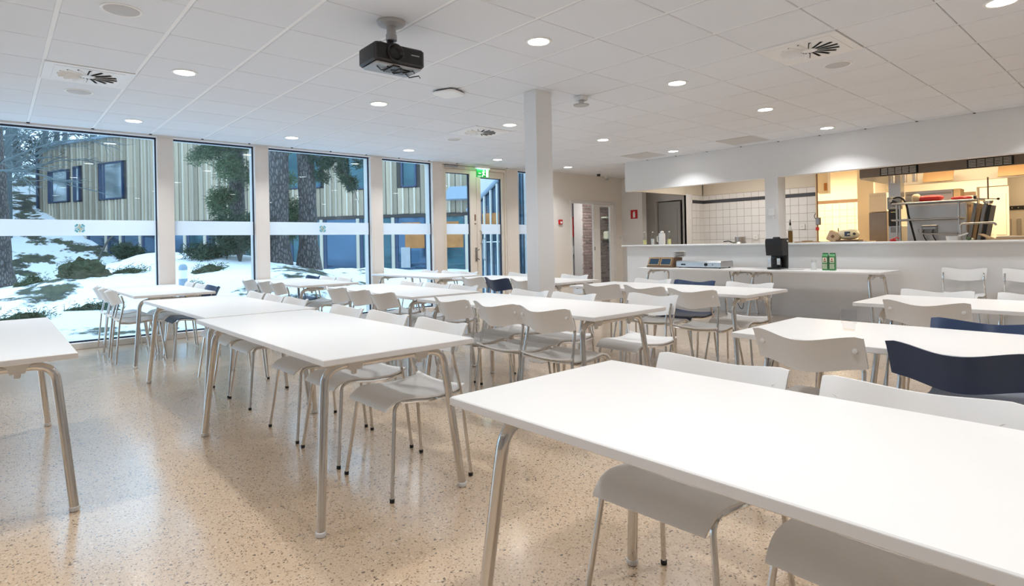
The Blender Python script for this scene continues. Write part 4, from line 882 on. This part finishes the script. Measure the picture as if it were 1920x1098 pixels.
# mixer and paper bag on a side counter, pipes on the wall end
tag(sbox('steel_counter', 'steel', 11.3, 11.75, 3.5, 4.40, 0.86, 1.09), 'steel side counter carrying the slicer machine', 'counter', kind='thing')
t = thing('meat_slicer', 'cream rounded slicer machine on the kitchen side counter', 'machine', (11.5, 3.86, 1.09)); pillow('housing', .36, .22, .19, 'carton_cream', (0, 0, .03), 0, t); MB().cbox(-.12, .12, -.2, .18, 0, .03, c=.006).build('base', 'wood_brown', t); MB().box(-.112, -.10, -.06, .03, .09, .17).build('panel', 'frame_blue', t); MB().lathe([(.025, 0), (.02, .03), (.0, .03)], 12, T=Matrix.Translation((-.10, -.13, .13)) @ Matrix.Rotation(radians(-90), 4, 'Y')).build('knob', 'black_plastic', t, 40); MB().tube([(0, .17, .15), (0, .17, .24)], .008, 6).build('lever', 'black_plastic', t)
t = thing('paper_bag', 'crumpled brown paper bag beside the slicer', 'bag', (11.45, 4.13, 1.09)); T7 = Matrix.Rotation(radians(24), 4, 'X'); MB().cbox(-.05, .05, -.12, .10, .0, .19, c=.02, r=.03, T=T7).build('bag', 'paper_bag', t); MB().lathe([(.03, 0), (.0, .004)], 12, T=Matrix.Translation((-.052, -.04, .09)) @ Matrix.Rotation(radians(-90), 4, 'Y')).build('print', 'wood_brown', t)
t = thing('wall_pipe', 'vertical copper pipe with phone handset at the tiled wall end', 'pipe', (11.60, 4.42, 1.0)); MB().tube([(0, 0, 0), (0, 0, 1.5)], .012, 8).build('pipe', 'wood_brown', t, 40); MB().cbox(-.05, .01, -.06, .02, .40, .54, c=.01).build('handset_base', 'steel_dark', t); MB().box(-.045, -.01, -.03, .02, .30, .36).build('red_tag', 'red_paint', t); MB().tube(bez((-.03, .02, .62), (-.04, .08, .55), (-.03, .0, .50), 5), .006, 6).build('cord', 'black_rubber', t, 40)
t = thing('fuse_box', 'cream fuse box with orange sticker high on kitchen wall', 'cabinet', (12.2, 4.54, 2.03)); MB().cbox(0, .15, -.09, .09, 0, .42, c=.005).build('case', 'kitchen_paint', t); MB().box(-.003, 0, -.08, -.02, .05, .20).build('sticker', 'wood_lit', t)
MB().box(0.02, .13, .09, .14, 0.02, .40).build('bracket', 'kitchen_beige', t)
for x, y, z in ((11.612, 5.0 - .3, 1.38), (11.612, 5.62, 1.20), (11.612, 5.05, 1.18)):
    t = thing('wall_socket', {4.7: 'white socket high on tiles in the right hatch', 5.62: 'white socket on tiles above the pans', 5.05: 'white double socket on tiles behind the oil bottle'}[round(y, 2)], 'socket', (x - .006, y, z), 0, 'white sockets on the tiles'); MB().cbox(-.014, 0, -.05, .05, -.05, .05, c=.003).build('plate', 'white_plastic', t); MB().box(-.016, -.013, -.02, .02, -.02, .02).build('outlet', 'porcelain', t)
d4 = struct('door_4')
MB().cbox(11.70, 11.74, 7.42, 8.0, .02, 2.06, c=.003).build('door_leaf', 'hall_grey', d4); MB().box(11.69, 11.70, 7.50, 7.92, .2, 1.9).build('panel', 'hall_grey', d4)
MB().box(14.505, 14.52, 2.56, 2.76, 1.953, 2.017).build('dark_tile_band', 'wood_brown', wk)
d3 = struct('door_3')
MB().box(14.50, 14.56, 2.06, 2.50, 0, 2.08).build('door_leaf', 'tile_cream', d3)
for z0, z1 in ((1.15, 1.95), (.2, 1.05)):
    for y0, y1 in ((2.10, 2.26), (2.30, 2.46)): MB().cbox(14.49, 14.50, y0, y1, z0, z1, c=.004).build('panel', 'tile_cream', d3)
t = thing('knife_rack', 'black magnetic strip with hanging utensils on far kitchen wall', 'rack', (16.0, 2.12, 1.70)); MB().cbox(-.02, 0, -.30, .25, -.03, .05, c=.003).build('strip', 'black_plastic', t)
for q in range(5): MB().lathe([(.016, 0), (.012, .012), (.0, .012)], 8, T=Matrix.Translation((-.02, .2 - q * .1, .01)) @ Matrix.Rotation(radians(-90), 4, 'Y')).build('hook', 'chrome', t, 40)
for q in range(3): MB().cbox(-.02, -.005, .12 - q * .16, .19 - q * .16, -.55, -.22, c=.003).build('utensil', 'steel', t)

# ------------------------------------------------------------------ outdoors: ground
def gnoise(x, y, f, a): return a * noise.noise(Vector((x * f, y * f, 3.7)))
def bump(x, y, cx, cy, sx, sy, h): return h * math.exp(-((x - cx) / sx) ** 2 - ((y - cy) / sy) ** 2)
def ground(x, y):
    h = bump(x, y, 3.7, 18.6, 2.7, 4.2, .95) + bump(x, y, 5.6, 15.6, 2.4, 2.2, .40) + bump(x, y, .9, 15.2, 1.6, 1.5, .45) + bump(x, y, 9.5, 22, 5, 5, .30)
    h += bump(x, y, 1.3, 11.8, 1.5, .8, .20) + bump(x, y, 4.6, 13.2, 1.5, 1.2, .25)
    k = min(1, max(0, (y - 9.2) / 2.5)); h += k * (gnoise(x, y, .45, .14) + gnoise(x + 7, y, 1.3, .07) + gnoise(x, y + 9, 3.1, .03))
    if y > 36: h += min(9.0, (y - 36) * .42) * min(1, max(0, (16 - x) / 8))
    if x < -1 and y > 24: h += min(2.0, (-1 - x) * .25) * min(1, (y - 24) / 6)
    if x > 7.6 and y < 36: k2 = min(1, max(0, (y - 13.2) / 2)); h = h * k2
    return h * k - .06 * (1 - k)
xs = []; x = -16.0
while x < 34: xs.append(x); x += .28 if -3 < x < 13 else .8
ys = []; y = 8.88
while y < 62: ys.append(y); y += .22 if y < 24 else .7
gb = MB(); gb.v = [(x, y, ground(x, y)) for y in ys for x in xs]; nx = len(xs)
gb.f = [(j * nx + i, j * nx + i + 1, (j + 1) * nx + i + 1, (j + 1) * nx + i) for j in range(len(ys) - 1) for i in range(nx - 1)
        if not (xs[i + 1] > 8.35 and ys[j] < 12.2)]
go = gb.build('snowy_ground', 'snow_ground', None, 180); go['kind'] = 'structure'; go['label'] = 'snow-covered rocky ground with moss outside the windows'

# ------------------------------------------------------------------ outdoors: timber building in two wings
JX, JY = 6.613, 34.409
def wing(label, bearing, sgn, ulen, wins, bays, base_z, lit=()):
    """local frame: +x along the facade to the viewer's right, -y towards the viewer"""
    d = Vector((sin(bearing), cos(bearing), 0)) * sgn
    ang = math.atan2(d.y, d.x) if sgn < 0 else math.atan2(-d.y, -d.x)
    t = thing('timber_building', label, 'building', (JX, JY, 0), ang)
    S = 1 if sgn < 0 else -1                    # u runs left for the left wing
    def ux(a, b): return (a, b) if S > 0 else (-b, -a)
    ZB, ZT = 2.65, 7.38
    x0, x1 = ux(0, ulen)
    MB().box(x0, x1, .06, .30, base_z - .5, ZT).build('wall_core', 'facade_back', t)
    pitch = .285; n = int(ulen / pitch)
    for k in range(n):
        a = k * pitch + .02; b = a + pitch - .04
        segs = [(ZB + random.uniform(-.02, .02), ZT)]
        for (wa, wb, wz0, wz1, m_) in wins:
            if b > wa - .02 and a < wb + .02:
                new = []
                for s0, s1 in segs:
                    if wz0 - s0 > .05: new.append((s0, wz0 - .03))
                    if s1 - wz1 > .05: new.append((wz1 + .03, s1))
                segs = new
        for s0, s1 in segs:
            p0, p1 = ux(a, b); ubox('board', 'board', t, ((p0 + p1) / 2, .045, (s0 + s1) / 2), (p1 - p0, .03, s1 - s0))
            if k % 2 == 0 or random.random() < .25:
                pm = p0 - .006 if S > 0 else p1 + .006
                ubox('batten', 'batten', t, (pm, .0, (s0 + s1) / 2), (.065, .10, s1 - s0))
    for (wa, wb, wz0, wz1, m_) in wins:
        p0, p1 = ux(wa, wb); e = .07
        w = MB().box(p0, p0 + e, -.06, .08, wz0, wz1).box(p1 - e, p1, -.06, .08, wz0, wz1).box(p0, p1, -.06, .08, wz0, wz0 + e).box(p0, p1, -.06, .08, wz1 - e, wz1).build('window', 'frame_blue', t)
        MB().box(p0 + e, p1 - e, .02, .04, wz0 + e, wz1 - e).build('pane', m_, w)
        if wb - wa > 1.2: MB().box(p0 + .30, p0 + .36, -.02, .05, wz0 + e, wz1 - e).build('window_bar', 'frame_blue', w)
    MB().box(x0, x1, -.03, .02, ZB - .16, ZB).build('window_head', 'facade_back', t)
    for u in bays:
        p0, p1 = ux(u - .075, u + .075); ubox('post', 'post_cream', t, ((p0 + p1) / 2, -.02, (ZB - .15 + base_z - .4) / 2), (.15, .10, ZB - .15 - base_z + .4))
    eb = sorted([0.05] + list(bays) + [ulen - .05])
    for q, (a, b) in enumerate(zip(eb, eb[1:])):
        p0, p1 = ux(a + .08, b - .08)
        if p1 - p0 < .1: continue
        w = MB().box(p0, p0 + .16, -.01, .05, base_z - .3, ZB - .17).box(p1 - .05, p1, -.01, .05, base_z - .3, ZB - .17).build('window', 'frame_blue', t)
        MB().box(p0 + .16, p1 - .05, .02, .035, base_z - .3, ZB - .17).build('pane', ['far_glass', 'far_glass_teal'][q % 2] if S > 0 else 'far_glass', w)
        if q in lit:
            MB().box(p0 + .5, p1 - .1, .0, .03, base_z + .7, base_z + 1.45).build('lit_interior', 'wood_lit', w); MB().box(p0 + .3, p1 - .3, .0, .03, base_z + 1.6, base_z + 1.9).build('lit_interior', 'wood_lit', w)
            MB().box(p0 + .3, p0 + .75, -.04, .0, base_z - .2, base_z + .75).build('column_base', 'concrete', w)
    MB().box(x0 - .1, x1 + .1, -.22, .35, ZT, ZT + .13).build('roof_edge', 'roof_metal', t)
    return t, ang
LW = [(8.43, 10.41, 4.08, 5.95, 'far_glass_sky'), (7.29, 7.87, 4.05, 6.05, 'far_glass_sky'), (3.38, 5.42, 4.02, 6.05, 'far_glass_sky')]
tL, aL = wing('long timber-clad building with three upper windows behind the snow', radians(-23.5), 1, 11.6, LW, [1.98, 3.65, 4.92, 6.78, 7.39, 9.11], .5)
# end face of the left wing with open slats
MB().box(-11.75, -11.6, .0, .1, 0, 7.3).build('corner_trim', 'frame_blue', tL)
for k in range(9): ubox('slat', 'board', tL, (-11.8 - .02 * k, .35 + .42 * k, 3.7), (.06, .16, 7.2))
MB().box(-11.7, -11.6, .2, 5, 0, 7.3).build('end_wall', 'facade_back', tL)
RW = [(6.2, 8.92, 4.05, 6.2, 'far_glass_teal'), (10.29, 11.32, 3.9, 6.6, 'far_glass_teal'), (13.06, 13.80, 3.9, 6.3, 'far_glass_teal')]
tR, aR = wing('timber-clad building wing behind the pine trunks', radians(-36), -1, 24, RW, [1.21, 2.4, 3.12, 5.3, 7.1, 8.91, 10.82, 12.61, 14.33, 16.2, 18.2, 20], .35, lit=(8, 9))
# awning on the right wing
MB().prism([(15.3, 3.2), (17.4, 3.2), (17.1, 3.75), (15.7, 3.75)], -.9, -.05).build('awning', 'roof_metal', tR)
# glazed link building beside the exit door
t = thing('glazed_link', 'dark glazed link building with white mullions beside the exit door', 'building', (8.31, 9.0, 0))
def link_top(y): return 2.95 - .55 * y
MB().add([(-.02, 0, -.05), (-.02, 1.75, -.05), (-.02, 1.75, link_top(1.75)), (-.02, 0, link_top(0)), (0, 0, -.05), (0, 1.75, -.05), (0, 1.75, link_top(1.75)), (0, 0, link_top(0))], [(0, 3, 2, 1), (4, 5, 6, 7), (0, 1, 5, 4), (1, 2, 6, 5), (2, 3, 7, 6), (3, 0, 4, 7)]).build('glass_wall', 'link_glass', t)
for k in range(8):
    y = .12 + k * .225; ubox('mullion', 'sign_white', t, (-.045, y, link_top(y) / 2 - .02), (.045, .03, link_top(y)))
for k in range(2): MB().tube([(-.07, .55 + k * .67, .8), (-.12, .55 + k * .67, .85), (-.12, .55 + k * .67, 1.25), (-.07, .55 + k * .67, 1.3)], .012, 8).build('pull_handle', 'steel', t, 40)
MB().tube([(-.06, -.1, link_top(-.1) + .02), (-.06, 1.85, link_top(1.85) + .02)], .05, 8).build('eave', 'roof_metal', t)
MB().box(-.03, -.021, .75, 1.35, 1.60, 1.85).build('lit_shelf', 'wood_lit', t)
MB().box(-.03, -.021, .3, 1.7, 1.2, 1.22).build('transom', 'sign_white', t)

# ------------------------------------------------------------------ outdoors: trees and shrubs
def needle_mass(mb, c, r, n, L=.16, w=.012, flat=1.0):
    c = Vector(c)
    for _ in range(n):
        d = Vector((random.gauss(0, 1), random.gauss(0, 1), random.gauss(0, 1) * flat)); d.normalize()
        p = c + d * r * random.random() ** .5; q = Vector((random.gauss(0, 1), random.gauss(0, 1), random.gauss(0, .8))).normalized() * L * random.uniform(.6, 1.2)
        s = q.cross(Vector((random.random(), random.random(), random.random()))).normalized() * w
        mb.add([p - s, p + s, p + q], [(0, 1, 2)])
def trunk(name, label, x, y, r0, r1, h, lean=(0, 0), group='pine trees outside'):
    z0 = ground(x, y) - .1
    t = thing(name, label, 'tree', (x, y, z0), 0, group); pts, rs = [], []
    for i in range(22):
        f = i / 21; pts.append((lean[0] * f + .05 * sin(5 * f + x), lean[1] * f + .04 * cos(4 * f), f * h)); rs.append((r0 + (r1 - r0) * f) * (1 + .5 * math.exp(-f * 16)) * (1 + .04 * sin(i * 2.3)))
    MB().tube(pts, rs, 22).build('trunk', 'bark', t, 80)
    return t, pts
def branch(t, p0, p1, p2, r, m='needles', dens=220, cl=6, rad=.28):
    p0, p1, p2 = Vector(p0), Vector(p1), Vector(p2); pts = bez(p0, p1, p2, 10)
    b = MB().tube(pts, [r * (1 - .085 * i) for i in range(11)], 6); nm = MB()
    for k in range(cl):
        f = .35 + .65 * (k + random.random()) / cl; i = min(10, int(f * 10)); c = pts[i] + Vector((random.uniform(-1, 1), random.uniform(-1, 1), random.uniform(-.6, .6))) * rad * 1.1
        b.tube([pts[max(0, i - 1)], (pts[i] + c) / 2 + Vector((0, 0, .05)), c], [r * .4, r * .3, r * .12], 5)
        needle_mass(nm, c, rad * random.uniform(.7, 1.1), dens)
    br = b.build('branch', 'twig', t, 60); nd = nm.build('needles', m, br); nd['kind'] = 'stuff'
tA, _ = trunk('pine_tree', 'thick dark pine trunk left of the two outside the window', 5.47, 15.17, .26, .215, 7.5, (-.05, 0))
tB, _ = trunk('pine_tree', 'paler pine trunk right of the two outside the window', 6.27, 15.20, .235, .185, 7.5, (-.24, .05))
for (a, b_, c) in (((.0, -.2, 4.2), (.5, -.6, 4.0), (.75, -.9, 2.1)), ((.0, -.2, 3.7), (.7, -.5, 3.6), (1.05, -.8, 2.7)), ((.05, -.2, 3.3), (.3, -.5, 3.6), (.55, -.7, 2.8)), ((.0, -.2, 3.4), (.6, -.7, 3.2), (.95, -1.0, 1.75)), ((.0, -.2, 3.0), (.3, -.4, 3.1), (.45, -.5, 2.3)), ((.0, -.2, 3.9), (.6, -.8, 3.9), (.9, -1.1, 3.2))): branch(tB, a, b_, c, .03, 'needles', 170, 6, .19)
tC, _ = trunk('pine_tree', 'pine with spreading branches seen in the second window pane', 5.95, 20.3, .26, .2, 7.5, (-.05, 0))
for (a, b_, c) in (((0, -.2, 3.6), (-.9, -1.2, 4.1), (-1.4, -1.9, 3.4)), ((0, -.2, 3.2), (-.6, -1.4, 3.6), (-.9, -2.1, 3.0)), ((0, -.2, 3.9), (-.2, -1.5, 4.6), (-.1, -2.4, 3.7)), ((0, -.2, 2.9), (.5, -1.2, 3.1), (.9, -1.7, 2.6)), ((0, -.2, 2.2), (-.5, -.7, 2.5), (-.7, -1.1, 2.0)), ((0, -.2, 4.4), (-1.1, -1.4, 5), (-1.9, -2.0, 4.4)), ((0, -.2, 4.1), (.6, -1.4, 4.4), (.9, -1.9, 3.6)), ((0, -.2, 4.5), (-.4, -1.0, 4.8), (-.8, -1.6, 4.2))): branch(tC, a, b_, c, .035, 'needles_light', 330, 7, .34)
tD, _ = trunk('pine_tree', 'big tree trunk at the left picture edge outside', -.02, 22.5, .40, .33, 8, (-.2, 0))
def shrub(name, label, x, y, r, h, m, n, stems=9, group='shrubs outside', L=.14):
    z0 = ground(x, y) - .05; t = thing(name, label, 'shrub', (x, y, z0), 0, group); st = MB(); nm = MB()
    for k in range(stems):
        a = 2 * pi * k / stems + random.uniform(-.3, .3); q = Vector((cos(a) * r * random.uniform(.5, 1), sin(a) * r * random.uniform(.5, 1), h * random.uniform(.55, 1)))
        st.tube(bez((0, 0, 0), (q.x * .3, q.y * .3, q.z * .8), q, 6), [.022, .02, .018, .015, .012, .009, .006], 5); needle_mass(nm, q * .85, r * .45, n // stems, L, .011, .8); needle_mass(nm, q * .5, r * .4, n // stems // 2, L, .011, .8)
    st.build('stems', 'twig', t); o = nm.build('foliage', m, t); o['kind'] = 'stuff'
shrub('juniper', 'dark juniper bush outside the second pane, right of the bollard', 4.55, 15.3, .75, 1.35, 'needles', 4200, 12)
shrub('juniper', 'low dark bush on the snowy mound in the left window', 2.80, 19.6, .42, .50, 'needles', 1800, 10)
shrub('juniper', 'snowy low bush left of the juniper', 3.95, 15.9, .5, .35, 'needles', 1300, 9)
shrub('juniper', 'small dry bush beside the far building posts', 1.75, 20.6, .4, .5, 'needles_light', 700, 8)
shrub('juniper', 'green bush growing between the two pine trunks', 6.15, 16.6, .55, 2.6, 'needles_light', 2800, 12)
shrub('juniper', 'bush at the foot of the pine in the second pane', 6.6, 19.2, .7, 2.0, 'needles_light', 2400, 10)
def boulder(label, x, y, rx, ry, h):
    t = thing('mossy_boulder', label, 'boulder', (x, y, ground(x, y) - .08), 0, 'mossy rocks in the snow'); b = MB(); nu, nv = 40, 18; vs = []; fs = []
    for j in range(nv):
        ph = (pi / 2) * j / (nv - 1)
        for i in range(nu):
            a = 2 * pi * i / nu; w = 1 + .34 * noise.noise(Vector((cos(a) * 1.7 + x, sin(a) * 1.7, ph * 1.5))) + .26 * noise.noise(Vector((cos(a) * 5 + x, sin(a) * 5, ph * 4))) + .14 * noise.noise(Vector((cos(a) * 14 + x, sin(a) * 14, ph * 11)))
            vs.append((rx * cos(a) * cos(ph) * w, ry * sin(a) * cos(ph) * w, h * sin(ph) * w))
    for j in range(nv - 1):
        for i in range(nu): fs.append((j * nu + i, j * nu + (i + 1) % nu, (j + 1) * nu + (i + 1) % nu, (j + 1) * nu + i))
    b.add(vs, fs); b.build('rock', 'moss', t, 60); nm = MB()
    for k in range(14): needle_mass(nm, (random.uniform(-.8, .8) * rx, random.uniform(-.8, .2) * ry, h * random.uniform(.3, .9)), .16, 40, .09, .008)
    o = nm.build('moss_tufts', 'needles_light', t); o['kind'] = 'stuff'
boulder('large mossy rock in the snow behind the left window', 1.40, 15.3, .46, .4, .36)
boulder('mossy rock near the glass at the lower left', .35, 11.6, .42, .2, .12)
boulder('long mossy rock in the snow left of the chairs', 1.2, 11.9, .40, .18, .14)
boulder('dark heather clump in the snow left of the large rock', .6, 15.9, .3, .25, .22)
boulder('dark rock in snow right of the large rock', 2.25, 15.4, .38, .2, .15)
boulder('dark stones beside the bollard', 2.95, 13.2, .26, .2, .22)
boulder('dark stones under the second pane shrubs', 3.7, 14.6, .32, .2, .2)
# fallen bare branch on the mound
t = thing('fallen_branch', 'bare crooked branch arching over the mound bush', 'branch', (2.6, 19.0, ground(2.6, 19.0))); MB().tube(bez((-.5, .2, .0), (-.2, .1, 1.0), (.2, .0, .7), 8), [.035 - .003 * i for i in range(9)], 6).build('limb', 'twig', t, 60); MB().tube(bez((.1, 0, .75), (.7, -.2, 1.1), (1.1, -.2, .2), 8), [.018 - .0015 * i for i in range(9)], 5).build('twig', 'twig', t, 60)
# bollard lamp
t = thing('bollard_lamp', 'grey bollard lamp with pale band outside the second pane', 'bollard', (2.66, 12.36, ground(2.66, 12.36) - .05)); zt = .95 - ground(2.66, 12.36)
MB().lathe([(.075, 0), (.075, zt - .28)], 18).build('post', 'roof_metal', t, 40); MB().lathe([(.072, zt - .28), (.072, zt - .12)], 18).build('lens_band', 'sign_white', t, 40); MB().lathe([(.075, zt - .12), (.075, zt - .06), (.05, zt - .015), (.0, zt)], 18).build('cap', 'roof_metal', t, 40)
# bare wood behind the building
def bare_tree_mesh(seed, h):
    rnd = random.Random(seed); tr = MB(); br = MB()
    tr.tube([(0, 0, 0), (rnd.uniform(-.2, .2), 0, h * .5), (rnd.uniform(-.4, .4), 0, h)], [.17, .13, .05], 8)
    def rec(p, d, l, r, lev):
        q = p + d * l; m_ = (p + q) / 2 + Vector((rnd.uniform(-1, 1), rnd.uniform(-1, 1), rnd.uniform(-1, 1))) * l * .12
        br.tube([p, m_, q], [r, r * .8, r * .5], 4, cap=False)
        if lev > 0:
            for k in range(4):
                f = rnd.uniform(.35, 1); dd = (d + Vector((rnd.uniform(-1, 1), rnd.uniform(-1, 1), rnd.uniform(-.7, .8))) * .85).normalized(); rec(p + (q - p) * f, dd, l * rnd.uniform(.45, .7), r * .55, lev - 1)
    for k in range(15):
        z = h * rnd.uniform(.18, .95); a = rnd.uniform(0, 2 * pi); rec(Vector((0, 0, z)), Vector((cos(a), sin(a), rnd.uniform(-.1, .7))).normalized(), h * rnd.uniform(.14, .26), .05, 3)
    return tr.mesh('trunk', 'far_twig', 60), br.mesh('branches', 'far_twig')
BT = [bare_tree_mesh(5 + k, 11) for k in range(3)]
SPOTS = [(-1.5, 30), (-3.6, 34), (.6, 41), (-1.8, 45), (2.4, 46), (4.8, 45), (7.2, 46.5), (-5.5, 42), (1.2, 52), (4.0, 53), (7.0, 54), (10.0, 50), (-3.5, 52), (-7.5, 36), (12.5, 47), (-.6, 37)]
for k, (x, y) in enumerate(SPOTS):
    t = thing('bare_tree', 'bare leafless tree in the wood behind the timber building', 'tree', (x, y, ground(x, y) - .2), k * 1.7, 'bare trees behind the building')
    a, b = BT[k % 3]; link('trunk', a, t); o = link('branches', b, t); s = random.uniform(.85, 1.2); t.scale = (s, s, s)
# near twigs of a bare tree hanging over the left wing
t = thing('overhanging_tree', 'bare tree with thin twigs in front of the building corner', 'tree', (-.9, 21.0, 0), 0.8); link('trunk', BT[1][0], t); link('branches', BT[1][1], t); t.scale = (.8, .8, .8)

# dark pines standing in the wood
def far_pine_mesh(seed, h):
    random.seed(seed); tr = MB().tube([(0, 0, 0), (.1, 0, h * .5), (0, 0, h)], [.2, .15, .04], 8); nm = MB()
    for k in range(34):
        z = h * random.uniform(.22, 1.0); a = random.uniform(0, 2 * pi); r = (1.08 - z / h) * random.uniform(.8, 2.2) + .2
        needle_mass(nm, (cos(a) * r, sin(a) * r, z), .75, 75, .42, .035, .6)
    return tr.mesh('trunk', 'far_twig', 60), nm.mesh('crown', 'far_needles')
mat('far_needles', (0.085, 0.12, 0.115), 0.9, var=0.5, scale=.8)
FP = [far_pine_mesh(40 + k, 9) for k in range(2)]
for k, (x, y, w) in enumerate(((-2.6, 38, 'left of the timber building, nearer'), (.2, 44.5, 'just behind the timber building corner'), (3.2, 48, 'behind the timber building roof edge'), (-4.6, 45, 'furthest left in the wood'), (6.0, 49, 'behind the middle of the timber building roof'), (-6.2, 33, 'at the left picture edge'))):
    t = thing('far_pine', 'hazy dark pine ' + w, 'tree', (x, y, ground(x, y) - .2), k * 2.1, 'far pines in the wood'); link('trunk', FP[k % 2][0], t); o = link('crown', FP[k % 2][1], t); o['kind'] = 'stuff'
